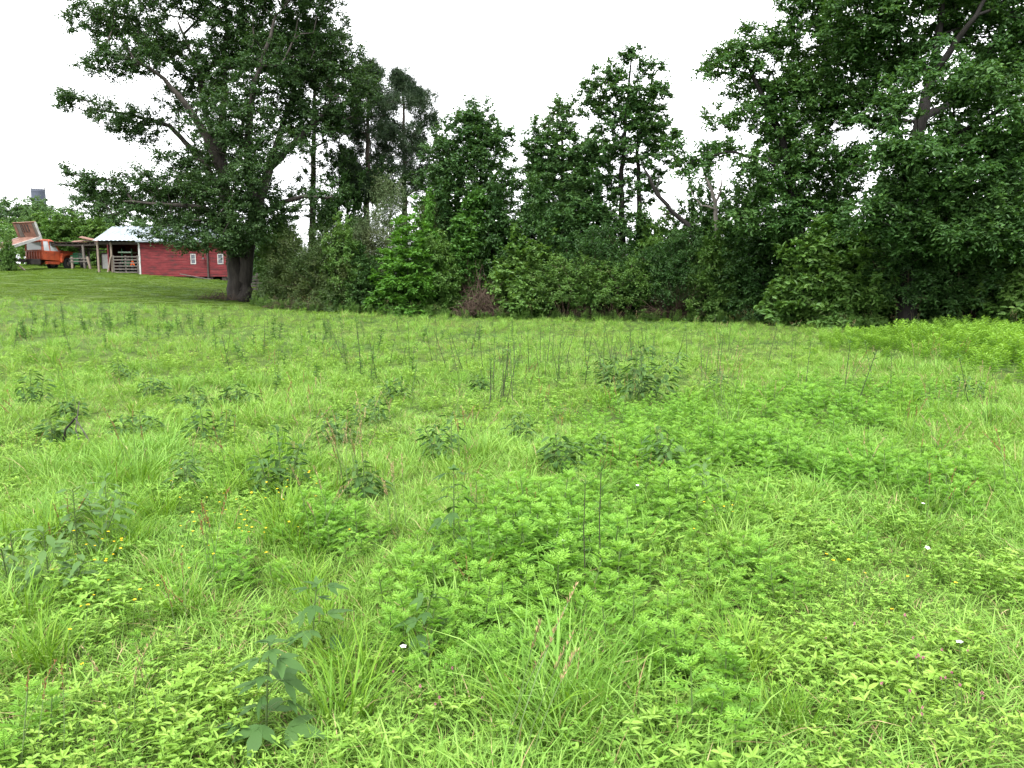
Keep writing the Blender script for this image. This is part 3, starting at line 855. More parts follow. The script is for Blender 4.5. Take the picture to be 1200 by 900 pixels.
# dead brush: heaps of bare stems
def brush_heap(name, label, px, Y, w_, h_, n, fan=False):
    G = Geo(); ch = []
    for i in range(n):
        if fan:
            a = rng.uniform(-1.45, 1.45); tilt = rng.uniform(-.5, .7)
            d = np.array([math.sin(a), -.5 + tilt * .4, math.cos(a) * .95])
            b = np.array([rng.normal(0, .12), rng.normal(0, .12), 0])
            L_ = rng.uniform(.6, 1.0) * w_ * .55
            e = b + d * L_
        else:
            b = np.array([rng.uniform(-.5, .5) * w_, rng.uniform(-.4, .4) * w_ * .7, rng.uniform(0, .25)])
            a = rng.uniform(0, 6.28)
            L_ = rng.uniform(.4, 1.4)
            top = h_ * (1 - (2 * b[0] / w_ / 1.15) ** 2) * rng.uniform(.15, 1.05) ** .8
            b[2] = top * rng.uniform(0, .6)
            e = np.array([b[0] * .8 + math.cos(a) * L_ * .6, b[1] * .8 + math.sin(a) * L_ * .6, max(.1, top * rng.uniform(.3, 1.05))])
        mid = (b + e) / 2 + rng.normal(0, .22, 3) + [0, 0, .25]
        t = np.linspace(0, 1, 6)[:, None]
        pts = (1 - t) ** 2 * b + 2 * t * (1 - t) * mid + t * t * e
        pts[:, 2] = np.maximum(pts[:, 2], -.02)
        ch.append((pts, np.linspace(.014, .005, 6), 3))
    tubes(G, ch)
    x = (px - 600) / FPX * Y
    o = link(name, G.mesh(name, [M['brush']]), None, (x, Y, float(gz(x, Y))))
    return tag(o, label, 'brush')
brush_heap('dead_brush', 'heap of brown dead brush under the vine column', 567, 37.4, 2.4, 1.7, 700)
brush_heap('dead_brush', 'thin brown dead brush leaning above the dead heap', 562, 38.2, 2.0, 2.9, 240)
brush_heap('dead_brush', 'fan of bare arching stems spreading over the grass edge', 788, 36.6, 3.6, 1.7, 150, True)
brush_heap('dead_brush', 'brown dead twigs under the light arching shrub', 690, 37.6, 3.0, 1.0, 240)
brush_heap('dead_brush', 'dry brown twigs at the foot of the cedar bushes', 352, 38.4, 3.6, .55, 260)
brush_heap('dead_brush', 'pile of dead twigs lying beside the oak trunk', 256, 41.0, 2.0, .4, 80)

# ------------------------------------------------------------------ far wood on the rise, behind truck and barn
def far_tree_mesh(kind, h, w_, n, leafm):
    T = []
    for _ in range(9):
        c = np.array([rng.normal(0, w_ * .22), rng.normal(0, w_ * .22), rng.uniform(.32, .86) * h])
        r = rng.uniform(.22, .34) * w_ * (1.1 - .35 * c[2] / h)
        T.append(ellipsoid_points(c, (r, r, r * .85), n // 9))
    T = np.concatenate(T)
    polys = [[(0, 0, -.2, .22), (.1, .05, h * .35, .16), (0, .1, h * .7, .08)]]
    ch, outd = grow(polys, T, .2)
    G = Geo(); tubes(G, [c for c in ch if c[2] > 3 or len(c[0]) > 3]); tr = G.mesh('trunk', [M['bark_dark']], True)
    G = Geo(); sprays(G, T, outd, 26, .75, .36, .22, 2, q=4)
    return tr, G.mesh('crown', [leafm])
FT = [far_tree_mesh(0, 10, 8, 300, M['far']), far_tree_mesh(1, 11, 7.5, 300, M['far']), far_tree_mesh(2, 7, 7, 240, M['far_light']), far_tree_mesh(3, 11.5, 6, 260, M['oak'])]
def far_tree(k, px, top, Y, label, sw=1.0, group='trees of the wood behind the barn'):
    x = (px - 600) / FPX * Y
    zb = float(gz(x, Y))
    h = at(px, top, Y)[2] - zb
    s = h / [10, 11, 7, 11.5][k]
    root = empty('wood_tree', (x, Y, zb - .05), rng.uniform(0, 6.28))
    root.scale = (s * sw, s * sw, s)
    tag(root, label, 'tree', group)
    link('trunk', FT[k][0], root); link('crown', FT[k][1], root)
for (k, px, top, Y, sw) in [(0, -20, 232, 112, 1), (1, 8, 228, 118, 1), (0, 32, 232, 124, 1.1), (1, 52, 230, 120, .9), (3, 74, 242, 124, .8), (0, 66, 248, 108, 1), (1, 100, 246, 116, 1), (0, 126, 244, 118, 1), (3, 150, 246, 120, .9), (1, 178, 250, 116, 1.1), (0, 205, 254, 112, 1.1), (1, 235, 258, 110, 1.1), (0, 262, 262, 108, 1.0), (1, 292, 270, 104, 1.0), (0, 322, 276, 102, 1.0)]:
    far_tree(k, px, top, Y, 'mid green tree crown in the wood beyond the barn and truck', sw)
for (k, px, top, Y, sw) in [(2, 20, 258, 88, 1), (2, 45, 256, 84, 1), (2, 72, 260, 86, 1), (2, 96, 264, 80, 1), (2, 118, 270, 84, 1), (2, 4, 250, 96, 1), (2, 86, 284, 74, .9), (2, 108, 290, 73, .8)]:
    far_tree(k, px, top, Y, 'pale green leafy tree close behind the truck and open shed', sw, 'pale trees behind the truck')
for px in (58, 74, 92, 108, 124):
    shrub('light_a', px, 71 + rng.uniform(-1, 1), 1.2, 1.0, 'light green bush growing behind the pole shed', group='bushes behind the pole shed')
# small drooping tree and bush in front of the raised bed
for (px, Y, top, kk, lab) in [(17, 58.6, 284, 2, 'small drooping tree in front of the raised truck bed'), (-10, 60.5, 252, 2, 'leafy tree rising beside the tail of the truck')]:
    x = (px - 600) / FPX * Y; zb = float(gz(x, Y)); h = at(px, top, Y)[2] - zb
    root = empty('small_tree', (x, Y, zb), rng.uniform(0, 6))
    s = h / 2.8
    root.scale = (s * (.5 if px > 0 else .4), s * (.5 if px > 0 else .4), s)
    tag(root, lab, 'tree')
    link('trunk', SH['light_a'][0], root); link('crown', SH['light_a'][1], root)

# ------------------------------------------------------------------ built things: materials
M['red'] = rough_mat('weathered_red_paint', [(.30, (.030, .018, .017)), (.43, (.070, .009, .011)), (.54, (.120, .012, .015)), (.66, (.125, .026, .027)), (.82, (.16, .10, .095))], 1.6, stretch=(.7, 1, 3.2), coord='World', bump=.3, rough=.8)
M['wood_grey'] = rough_mat('weathered_wood', [(.3, (.05, .043, .037)), (.6, (.105, .093, .081)), (.85, (.17, .152, .136))], 6, stretch=(1, 1, .3), bump=.4)
M['wood_dark'] = rough_mat('dark_old_wood', [(.3, (.022, .018, .016)), (.6, (.05, .04, .034)), (.85, (.09, .074, .062))], 6, bump=.4)
M['wood_pale'] = rough_mat('pale_post_wood', [(.3, (.11, .085, .066)), (.6, (.18, .145, .115)), (.85, (.25, .21, .175))], 6, stretch=(1, 1, .3), bump=.3)
M['tin'] = rough_mat('galvanised_roof', [(.3, (.13, .155, .175)), (.55, (.20, .23, .255)), (.85, (.27, .30, .32))], 2, rough=.5, metal=.25, bump=.05, stretch=(1, .3, 1))
M['rust'] = rough_mat('rusty_steel', [(.3, (.075, .035, .024)), (.55, (.15, .075, .052)), (.8, (.24, .15, .12))], 3, rough=.8, bump=.2)
M['white_paint'] = rough_mat('old_white_paint', [(.25, (.17, .165, .155)), (.5, (.32, .32, .31)), (.8, (.42, .42, .41))], 5, rough=.6, bump=.1)
M['truck'] = rough_mat('faded_orange_red_paint', [(.28, (.09, .035, .022)), (.42, (.30, .050, .018)), (.62, (.42, .078, .026)), (.85, (.44, .14, .070))], 3.0, rough=.5, spec=.5, bump=.04)
M['tyre'] = rough_mat('tyre_rubber', [(.3, (.012, .012, .013)), (.8, (.035, .034, .034))], 12, rough=.85, bump=.1)
M['steel'] = rough_mat('dark_chassis_steel', [(.3, (.018, .016, .015)), (.8, (.06, .05, .045))], 5, rough=.7, bump=.1)
M['hub'] = rough_mat('dull_wheel_metal', [(.3, (.16, .10, .085)), (.8, (.34, .31, .29))], 6, rough=.6, bump=.1)
M['green_paint'] = rough_mat('tractor_green_paint', [(.3, (.010, .075, .028)), (.8, (.020, .13, .05))], 5, rough=.45, bump=.05)
M['pale_green'] = rough_mat('faded_green_canopy', [(.3, (.30, .40, .31)), (.8, (.44, .54, .44))], 5, rough=.6, bump=.05)
M['orange'] = rough_mat('orange_safety_paint', [(.3, (.85, .11, .012)), (.8, (.92, .16, .02))], 4, rough=.5, bump=0)
M['tank'] = rough_mat('grey_blue_tank_paint', [(.3, (.040, .048, .072)), (.8, (.062, .072, .10))], .6, rough=.6, bump=.05)
M['soil_dark'] = rough_mat('bare_barn_earth', [(.3, (.035, .028, .022)), (.8, (.09, .07, .055))], 3, rough=.95, bump=.5)
gm, gn, go_ = new_mat('window_glass')
gp = gn.nodes.new('ShaderNodeBsdfPrincipled')
gp.inputs['Base Color'].default_value = (.03, .035, .045, 1); gp.inputs['Roughness'].default_value = .06; gp.inputs['Specular IOR Level'].default_value = .8
gn.links.new(gp.outputs[0], go_.inputs['Surface'])
M['glass'] = gm
gm2, gn2, go2 = new_mat('cab_glass')
gp2 = gn2.nodes.new('ShaderNodeBsdfPrincipled')
gp2.inputs['Base Color'].default_value = (.42, .45, .46, 1); gp2.inputs['Roughness'].default_value = .12; gp2.inputs['Specular IOR Level'].default_value = .8
gn2.links.new(gp2.outputs[0], go2.inputs['Surface'])
M['cab_glass'] = gm2

# ------------------------------------------------------------------ the red barn (front wall at Y=60, facing the field)
YB = 60.0
bx0 = (121 - 600) / FPX * YB; bxm = (168 - 600) / FPX * YB; bx1 = (270 - 600) / FPX * YB
zl = float(gz(bxm, YB))
ze = at(168, 283, YB)[2]               # eave
zb_ = at(168, 324, YB)[2]              # bottom of the boards
barn = empty('red_barn', (bxm, YB, zl))
tag(barn, 'weathered red board barn with tin roof and an open stall bay', 'barn')
H = ze - zl; Bz = zb_ - zl
Lw = bx1 - bxm; Lb_ = bx0 - bxm         # local x ranges: wall 0..Lw, bay Lb_..0
DEP = 5.2
wins = [((231 - 600) / FPX * YB - bxm, .40, .78), ((262.5 - 600) / FPX * YB - bxm, .44, .82)]
wz0 = at(231, 309.5, YB)[2] - zl; wz1 = at(231, 297.5, YB)[2] - zl
# board courses, butted around the windows
nb = 15
bh = (H - Bz) / nb
bcache = {}
def clap(x0, x1, z0, y=0.0):
    key = round(x1 - x0, 3)
    if key not in bcache:
        m = MB(); L_ = x1 - x0
        A = [(0, 0.0), (0, -.022), (0, 0)]
        v = [m.bm.verts.new(c) for c in ((0, 0, 0), (0, -.03, 0), (0, -.008, bh * 1.04), (0, .012, bh * 1.04), (L_, 0, 0), (L_, -.03, 0), (L_, -.008, bh * 1.04), (L_, .012, bh * 1.04))]
        for f in ((0, 1, 2, 3), (7, 6, 5, 4), (1, 5, 6, 2), (0, 4, 5, 1), (3, 2, 6, 7), (0, 3, 7, 4)): m.bm.faces.new([v[i] for i in f])
        o = m.build('board', M['red'], barn)
        bcache[key] = o.data
    else:
        o = link('board', bcache[key], barn)
    o.location = (x0, y, z0)
for i in range(nb):
    z0 = Bz + i * bh
    cuts = [0.0, 3.05 + (.6 if i % 2 else 0), Lw]
    spans = []
    xs = [0.0]
    holes = []
    if z0 + bh > wz0 - .02 and z0 < wz1 + .02:
        holes = [(wx - ww / 2, wx + ww / 2) for wx, ww, _ in wins]
    x = 0.02
    for h0, h1 in holes + [(Lw, Lw)]:
        seg_cuts = [c for c in cuts[1:-1] if x + .2 < c < h0 - .2]
        for c in seg_cuts + [h0]:
            clap(x, c - .006, z0)
            x = c
        x = h1
wl = MB(); wl.box(.01, Lw, .06, .12, Bz, H); wl.box(Lw - .1, Lw, .12, DEP, Bz, H); wl.box(.0, .1, .12, DEP, Bz, H); wl.box(Lb_, Lw, DEP, DEP + .1, Bz - .3, H)
wl.build('wall', M['red'], barn)
for k in range(7):
    fl = MB(); fl.box(.3 + k * (Lw - .6) / 6 - .15, .3 + k * (Lw - .6) / 6 + .15, .05, .4, Bz - 1.0, Bz); fl.build('foundation_block', M['wood_dark'], barn)
# stall interior
bw = MB(); bw.box(Lb_ - .06, Lb_ + .04, 1.5, DEP, -.2, H); bw.build('side_wall', M['red'], barn)
bw = MB(); bw.box(Lb_, .0, 4.2, 4.3, -.1, H); bw.build('stall_wall', M['red'], barn)
dx = (130 - 600) / FPX * (YB + 4.2) - bxm
d_ = MB(); d_.box(dx - .28, dx + .28, 4.13, 4.2, at(130, 317, YB + 4.2)[2] - zl, at(130, 298, YB + 4.2)[2] - zl); d_.build('door', M['white_paint'], barn)
d_ = MB(); d_.box(dx - .4, dx + .4, 4.15, 4.19, -.1, at(130, 296, YB + 4.2)[2] - zl); d_.build('door_frame', M['wood_dark'], barn)
fl = MB(); fl.box(Lb_ + .05, -.02, .1, 4.2, -.3, .03); fl.build('stall_floor', M['soil_dark'], barn)
for px_, mt in ((136.5, 'wood_pale'), (169, 'white_paint'), (121, 'wood_pale')):
    x = (px_ - 600) / FPX * YB - bxm
    p = MB(); p.box(x - .07, x + .07, -.06, .08, -.3, H - .05); p.build('post', M[mt], barn, .01)
p = MB(); p.bar(((133 - 600) / FPX * YB - bxm, -.35, -.02), ((136 - 600) / FPX * YB - bxm, -.08, 1.35), .13, .05); p.build('leaning_plank', M['wood_pale'], barn)
for (sx, sw) in ((.62, .34), (.86, .22)):
    p = MB(); p.box(Lb_ * sx - sw, Lb_ * sx + sw, .0, .1, H - .02, H + .12); p.build('eave_board', M['wood_dark'], barn)
bm_ = MB(); bm_.box(Lb_ - .2, .05, -.05, .12, H - .22, H - .02); bm_.build('lintel', M['wood_dark'], barn)
# roof: corrugated sheets over a low gable
RISE = 1.15; HALF = DEP / 2 + .25
def sheet(w_, name='roof_sheet'):
    n = 18
    xs = np.linspace(0, w_, n + 1)
    zs = .018 * np.sin(xs / .16 * 2 * math.pi * .5)
    y0, y1 = -.45, HALF - .25
    s = RISE / HALF
    V = []
    for y in (y0, y1):
        for x, z in zip(xs, zs): V.append((x, y, z + (y - y0) * s))
    for y in (y0, y1):
        for x, z in zip(xs, zs): V.append((x, y, z + (y - y0) * s - .02))
    k = n + 1
    Q = [(i, i + 1, k + i + 1, k + i) for i in range(n)] + [(2 * k + i + 1, 2 * k + i, 3 * k + i, 3 * k + i + 1) for i in range(n)] + [(i + 1, i, 2 * k + i, 2 * k + i + 1) for i in range(n)]
    return mesh_np(name, np.array(V), None, Q, None, [M['tin']], smooth=True)
xa, xb = Lb_ - .12, Lw + .12
ns = 10
sw_ = (xb - xa) / ns
sme = sheet(sw_ - .004)
for i in range(ns):
    o = link('roof_sheet', sme, barn, (xa + i * sw_, 0, H + .06 + .006 * (i % 2)))
    o = link('roof_sheet', sme, barn, (xa + (i + 1) * sw_, DEP, H + .06 + .006 * (i % 2))); o.rotation_euler = (0, 0, math.pi)
rd = MB(); rd.box(xa, xb, DEP / 2 - .14, DEP / 2 + .14, H + .06 + RISE + .0, H + .1 + RISE); rd.build('ridge_cap', M['tin'], barn)
for xg in (xa + .14, xb - .14):
    gg = MB(); gg.prism([(0, 0), (DEP, 0), (DEP / 2, RISE - .06)], 0, .06)
    o = gg.build('gable', M['red'], barn); o.rotation_euler = (0, 0, math.pi / 2); o.location = (xg, 0, H)
fa = MB(); fa.box(0, xb, -.44, -.40, H - .06, H + .05); fa.build('fascia', M['tin'], barn)
# windows
for wx, ww, wh in wins:
    fr = MB()
    fr.box(wx - ww / 2, wx - ww / 2 + .06, -.045, .05, wz0, wz1); fr.box(wx + ww / 2 - .06, wx + ww / 2, -.045, .05, wz0, wz1)
    fr.box(wx - ww / 2 + .06, wx + ww / 2 - .06, -.045, .05, wz0, wz0 + .06); fr.box(wx - ww / 2 + .06, wx + ww / 2 - .06, -.045, .05, wz1 - .06, wz1)
    wdw = fr.build('window', M['white_paint'], barn)
    s1 = MB(); s1.box(wx - ww / 2 + .06, wx + ww / 2 - .06, -.03, .0, (wz0 + wz1) / 2 - .02, (wz0 + wz1) / 2 + .02); s1.build('sash_bar', M['white_paint'], wdw)
    for (a, b) in ((wz0 + .06, (wz0 + wz1) / 2 - .02), ((wz0 + wz1) / 2 + .02, wz1 - .06)):
        pn = MB(); pn.box(wx - ww / 2 + .06, wx + ww / 2 - .06, -.012, .012, a, b); pn.build('pane', M['glass'], wdw)
dpx = (248 - 600) / FPX * YB - bxm
dp = MB(); dp.box(dpx - .06, dpx + .06, -.12, -.032, Bz - .1, H - .05); dp.build('downpipe', M['wood_dark'], barn)
lm = MB(); lpx = (244 - 600) / FPX * YB - bxm; lz = at(244, 303, YB)[2] - zl
lm.cyl((lpx, -.03, lz), (lpx, -.22, lz + .03), .03, n=8); lm.cyl((lpx, -.24, lz - .06), (lpx, -.24, lz + .08), .13, .05, n=12); lm.build('wall_lamp', M['steel'], barn)

# planks lying along the wall
for (a, b, wd) in (((211, 321), (247, 327.5), .16), ((226, 326), (247, 326.8), .12)):
    p0 = at(*a, YB - .5); p1 = at(*b, YB - .55)
    p = MB(); c = (p0 + p1) / 2
    p.bar(p0 - c, p1 - c, wd, .05); o = p.build('loose_plank', M['wood_grey'], None, .006, loc=c)
    tag(o, 'long grey plank leaning on the red barn wall' if wd > .14 else 'short grey plank lying under the leaning plank at the barn', 'plank')

# stall gate of horizontal rails
g0 = (138 - 600) / FPX * (YB - .1); g1 = (166.5 - 600) / FPX * (YB - .1)
gate = empty('stall_gate', (g0, YB - .12, zl)); tag(gate, 'five-rail wooden gate closing the open stall of the barn', 'gate')
GW = g1 - g0
for k in range(6):
    z = .12 + k * .23
    r_ = MB(); r_.box(.05, GW - .05, -.025, .015, z, z + .085); r_.build('rail', M['wood_grey'], gate)
for x in (0.02, GW * .5, GW - .02):
    r_ = MB(); r_.box(x - .05, x + .05, .017, .07, -.15, 1.42); r_.build('stile', M['wood_grey'], gate)

# tractor in the stall, seen from behind
tx = (155.5 - 600) / FPX * (YB + 1.6); tz = zl + .03
tr = empty('stall_tractor', (tx, YB + 1.7, tz)); tag(tr, 'small tractor with pale green canopy parked behind the stall gate', 'tractor')
m = MB(); m.box(-.22, .22, -.35, 1.2, .55, 1.0); m.build('body', M['green_paint'], tr, .04)
m = MB(); m.box(-.18, .18, .2, 1.25, 1.0, 1.15); m.build('hood', M['green_paint'], tr, .04)
for s in (-1, 1):
    wo_ = MB(); wo_.torus((0, 0, 0), .38, .15, n=24, axis='Y'); tt = wo_.build('rear_wheel', M['tyre'], tr, smooth=True); tt.location = (s * .48, 0, .53); tt.rotation_euler = (0, 0, math.pi / 2)
    hb = MB(); hb.cyl((0, -.05, 0), (0, .05, 0), .26, n=16); hb.build('hub', M['hub'], tt)
    fw = MB(); fw.torus((0, 0, 0), .22, .09, n=18); ft = fw.build('front_wheel', M['tyre'], tr, smooth=True); ft.location = (s * .42, 1.15, .31); ft.rotation_euler = (0, 0, math.pi / 2)
    p = MB(); p.bar((s * .38, -.25, .7), (s * .38, -.25, 1.95), .06); p.build('canopy_post', M['green_paint'], tr)
cz = at(155, 296, YB + 1.6)[2] - tz
m = MB(); m.box(-.52, .52, -.6, .75, cz - .05, cz + .06); m.build('canopy', M['pale_green'], tr, .03)
m = MB(); m.box(-.2, .2, -.3, .1, 1.0, 1.12); m.box(-.2, .2, -.34, -.26, 1.1, 1.42); m.build('seat', M['wood_dark'], tr, .02)
ox = (160 - 600) / FPX * (YB + 1.2) - tx; oz = at(160, 308.5, YB + 1.2)[2] - tz
m = MB(); m.prism([(-.21, -.2), (.21, -.2), (.05, .2), (-.05, .2)], -.02, .02); o = m.build('warning_triangle', M['orange'], tr); o.location = (ox, -.45, oz)

# ------------------------------------------------------------------ open pole shed between truck and barn
YS = 63.0
sx0 = (67 - 600) / FPX * YS; sx1 = (122 - 600) / FPX * YS
zs_ = float(gz(sx1, YS))
shed = empty('pole_shed', (sx0, YS, zs_)); tag(shed, 'sagging open pole shed with dark flat roof beside the barn', 'shed')
SW = sx1 - sx0; rz_ = at(90, 285.5, YS)[2] - zs_
def sag(x): return rz_ + .22 * (x / SW - .5) ** 2 - .03
for k in range(9):
    x = SW * k / 8
    m = MB(); m.box(x - .05, x + .05, -.3, 3.6, sag(x) - .02, sag(x) + .1); m.build('rafter', M['wood_dark'], shed)
for y in (-.2, 3.4):
    for k in range(2):
        m = MB(); m.bar((k * SW / 2, y, sag(k * SW / 2) - .1), ((k + 1) * SW / 2, y, sag((k + 1) * SW / 2) - .1), .1, .16); m.build('beam', M['wood_dark'], shed)
for k in range(6):
    m = MB(); m.box(SW * k / 6 - .02, SW * (k + 1) / 6 - .03, -.4, 3.7, sag(SW * (k + .5) / 6) + .105, sag(SW * (k + .5) / 6) + .13); m.build('roof_sheet', M['rust'] if k in (1, 4) else M['wood_dark'], shed)
for (px_, y, lean, mt, top) in ((90.5, -.2, .0, 'wood_pale', 301), (105, -.2, .02, 'wood_grey', None), (112, -.35, .08, 'wood_pale', 301), (72, 3.4, 0, 'wood_dark', None), (101, 3.4, 0, 'wood_dark', None), (110, 3.4, 0, 'wood_dark', None), (120, 3.4, 0, 'wood_dark', None)):
    x = (px_ - 600) / FPX * (YS + y) - sx0
    tz_ = rz_ - .12 if top is None else at(px_, top, YS)[2] - zs_
    m = MB(); m.bar((x, y, -.3), (x - lean * 3, y, tz_), .15, .15); m.build('post', M[mt], shed)
for z_, xa_, xb_ in ((303, 90, 113), (306.5, 90, 113)):
    m = MB(); zz = at(100, z_, YS)[2] - zs_
    m.bar(((xa_ - 600) / FPX * YS - sx0, -.28, zz), ((xb_ - 600) / FPX * YS - sx0, -.28, zz), .05, .09); m.build('rail', M['wood_grey'], shed)
m = MB(); zz = at(95, 294, YS + 2)[2] - zs_; m.box((88 - 600) / FPX * YS - sx0, (108 - 600) / FPX * YS - sx0, 1.2, 2.8, zz, zz + .1); m.build('shelf_roof', M['wood_dark'], shed)
for (px_, py_, rr, nm) in ((97, 281.5, .5, 0), (106, 279.5, .45, 1)):
    c = at(px_, py_, YS + 1)
    m = MB(); m.box(-.75, .75, -.5, .5, -.02, .02); o = m.build('scrap_tin', M['rust'], None, loc=c - [0, 0, .05]); o.rotation_euler = (.15, .22 if nm else -.1, .3)
    tag(o, 'bent rusty tin sheet lying on the pole shed roof near the barn' if nm else 'flat rusty tin sheet lying on the pole shed roof near the truck', 'sheet')
# green machine under it
gx_ = (99 - 600) / FPX * (YS + 1.2)
gm_ = empty('green_machine', (gx_, YS + 1.2, float(gz(gx_, YS + 1.2)))); tag(gm_, 'dark green farm machine standing under the pole shed', 'farm machine')
m = MB(); m.box(-.42, .25, -.6, .8, .35, 1.05); m.build('body', M['green_paint'], gm_, .06)
m = MB(); m.box(-.30, .1, -.4, .5, 1.05, 1.25); m.build('cover', M['green_paint'], gm_, .05)
for s, yy in ((-.52, -.2), (.42, -.2)):
    m = MB(); m.torus((0, 0, 0), .3, .12, n=20); o = m.build('wheel', M['tyre'], gm_, smooth=True); o.location = (s, yy, .42); o.rotation_euler = (0, 0, math.pi / 2)
    m = MB(); m.cyl((0, -.04, 0), (0, .04, 0), .2, n=14); m.build('hub', M['steel'], o)

# ------------------------------------------------------------------ the old truck with its bed tipped up
TR = R(65)
tp = at(51, 318, 62.0)
zt = float(gz(tp[0], 62.0))
left = np.array([-math.sin(TR), math.cos(TR)])
org = tp[:2] + left * 1.0
trk = empty('farm_truck', (org[0], org[1], zt), TR)       # x forward, y left, origin under the rear of the cab
trk.scale = (1.06, 1.06, 1.06)
tag(trk, 'faded orange-red old farm truck with its rusty bed tipped up', 'truck')
m = MB()      # cab shell, lower
m.prism([(0, .72), (1.35, .62), (1.42, 1.0), (1.40, 1.36), (.03, 1.40), (-.02, 1.1)], -.98, .98); m.build('cab_body', M['truck'], trk, .05)
cabt = lambda x, z: .16 * (z - 1.38) / .8
m = MB()      # roof cap
m.prism([(.06, 2.06), (.98, 2.06), (.94, 2.17), (.75, 2.22), (.25, 2.22), (.08, 2.15)], -.98, .98, cabt); m.build('cab_roof', M['truck'], trk, .04)
def pillar(a, b, w1, w2, name='pillar'):
    m = MB(); m.bar(a, b, w1, w2); m.build(name, M['truck'], trk, .012)
for s in (-1, 1):
    pillar((.06, s * .94, 1.36), (.10, s * .84, 2.10), .13, .16)
    pillar((.62, s * .945, 1.36), (.60, s * .86, 2.10), .05, .06, 'door_pillar')
    pillar((1.36, s * .94, 1.34), (.95, s * .85, 2.10), .07, .08)
    m = MB(); m.prism([(.14, 1.39), (1.30, 1.37), (.94, 2.07), (.18, 2.07)], s * .93 - .012, s * .93 + .012)
    o = m.build('side_window', M['cab_glass'], trk)
    for v in o.data.vertices: v.co.y -= s * .14 * (v.co.z - 1.38) / .8
    m = MB(); m.box(.10, 1.28, s * .985 - .012, s * .985 + .012, .70, 1.33); dr = m.build('door', M['truck'], trk, .01)
    m = MB(); m.box(.20, .34, s * 1.01 - .01, s * 1.01 + .015, 1.2, 1.24); m.build('handle', M['steel'], dr)
    m = MB(); m.prism([(1.30, .55), (1.42, .52), (1.56, .92), (1.82, 1.08), (2.28, 1.08), (2.52, .92), (2.70, .55), (3.02, .55), (3.10, .95), (3.02, 1.20), (1.42, 1.24)], s * 1.03 - .14, s * 1.03 + .14); m.build('fender', M['truck'], trk, .03)
    m = MB(); m.box(.22, 1.30, s * .92 - .1, s * .92 + .1, .40, .60); m.build('running_board', M['truck'], trk, .02)
m = MB(); m.box(.03, .05, -.78, .78, 1.46, 1.98); m.build('rear_window', M['cab_glass'], trk)
m = MB(); m.box(.00, .07, -.86, .86, 1.38, 1.46); m.box(.03, .10, -.86, .86, 1.98, 2.08); m.build('rear_window_frame', M['truck'], trk, .01)
for k in range(6):
    m = MB(); y = -.72 + k * .288; m.box(-.06, .0, y - .035, y + .035, .80, 1.34); m.build('rear_rib', M['truck'], trk, .01)
m = MB(); m.prism([(1.36, .62), (3.02, .62), (3.14, .80), (3.14, 1.18), (3.02, 1.33), (2.3, 1.43), (1.40, 1.45)], -.80, .80, lambda x, z: .10 * max(0, (z - 1.0) / .4)); m.build('hood', M['truck'], trk, .06)
m = MB(); m.prism([(1.32, 1.40), (1.36, 1.40), (.97, 2.08), (.93, 2.08)], -.82, .82, lambda x, z: .1 * (z - 1.4) / .7); m.build('windscreen', M['cab_glass'], trk)
m = MB(); m.box(3.145, 3.18, -.6, .6, .72, 1.12); m.build('grille', M['steel'], trk)
m = MB(); m.box(3.15, 3.27, -1.05, 1.05, .48, .64); m.build('bumper', M['hub'], trk, .02)
for s in (-1, 1):
    m = MB(); m.cyl((3.10, s * .86, 1.0), (3.17, s * .86, 1.0), .1, n=14); m.build('headlight', M['cab_glass'], trk)
    m = MB(); m.box(-3.9, 2.7, s * .42 - .05, s * .42 + .05, .55, .74); m.build('chassis_rail', M['steel'], trk)
m = MB(); m.box(-.9, -.15, -.95, -.5, .35, .75); m.build('fuel_tank', M['steel'], trk, .04)
def wheel(x, y, r, t, name):
    m = MB(); m.torus((0, 0, 0), r - t, t, n=28, k=10, w=.95); o = m.build(name, M['tyre'], trk, smooth=True); o.location = (x, y, r)
    m = MB(); m.cyl((0, -.06, 0), (0, .06, 0), r - t * 1.5, n=20); m.cyl((0, -.12, 0), (0, .12, 0), .09, n=12); m.build('rim', M['hub'], o)
for s in (-1, 1):
    wheel(2.05, s * .95, .47, .14, 'front_wheel')
    wheel(-2.6, s * .98, .47, .14, 'rear_wheel'); wheel(-2.6, s * .70, .47, .14, 'rear_wheel')
m = MB(); m.cyl((-2.6, -.9, .47), (-2.6, .9, .47), .07, n=10); m.build('axle', M['steel'], trk)
# tipped bed, hinged at the tail
bed_l = 4.2; tilt = R(19)
bed = MB(); bed.box(0, bed_l, -1.22, 1.22, 0, .05); bed = bed.build('bed', M['rust'], trk)
bed.location = (-4.15, 0, .95); bed.rotation_euler = (0, -tilt, 0)
for k in range(8):
    m = MB(); y = -1.2 + k * .3; m.box(.02, bed_l - .02, y + .006, y + .294, .052, .075); m.build('plank', M['rust'], bed)
for s in (-1, 1):
    m = MB(); m.box(0, bed_l, s * 1.25 - .04, s * 1.25 + .04, -.12, .09); m.build('side_rail', M['white_paint'], bed, .01)
m = MB()
for k in range(10): m.box(.2 + k * .42, .28 + k * .42, -1.2, 1.2, -.1, 0)
m.build('cross_member', M['steel'], bed)
hbM = Matrix.Rotation(R(-4), 4, 'Y')
m = MB(); m.box(0, .05, -1.22, 1.22, .08, 1.12); hb_ = m.build('headboard', M['rust'], bed); hb_.location = (bed_l - .06, 0, 0)
for (y0, y1, mt) in ((-1.2, -.9, 'wood_grey'), (-.88, -.46, 'rust'), (.46, .88, 'wood_grey'), (.9, 1.2, 'rust')):
    m = MB(); m.box(-.04, -.002, y0, y1, .1, 1.05); m.build('headboard_plank', M[mt], hb_)
for y in (-.3, 0, .3):
    m = MB(); m.box(-.035, -.003, y - .05, y + .05, .45, 1.0); m.build('grille_bar', M['wood_dark'] if y == 0 else M['steel'], hb_)
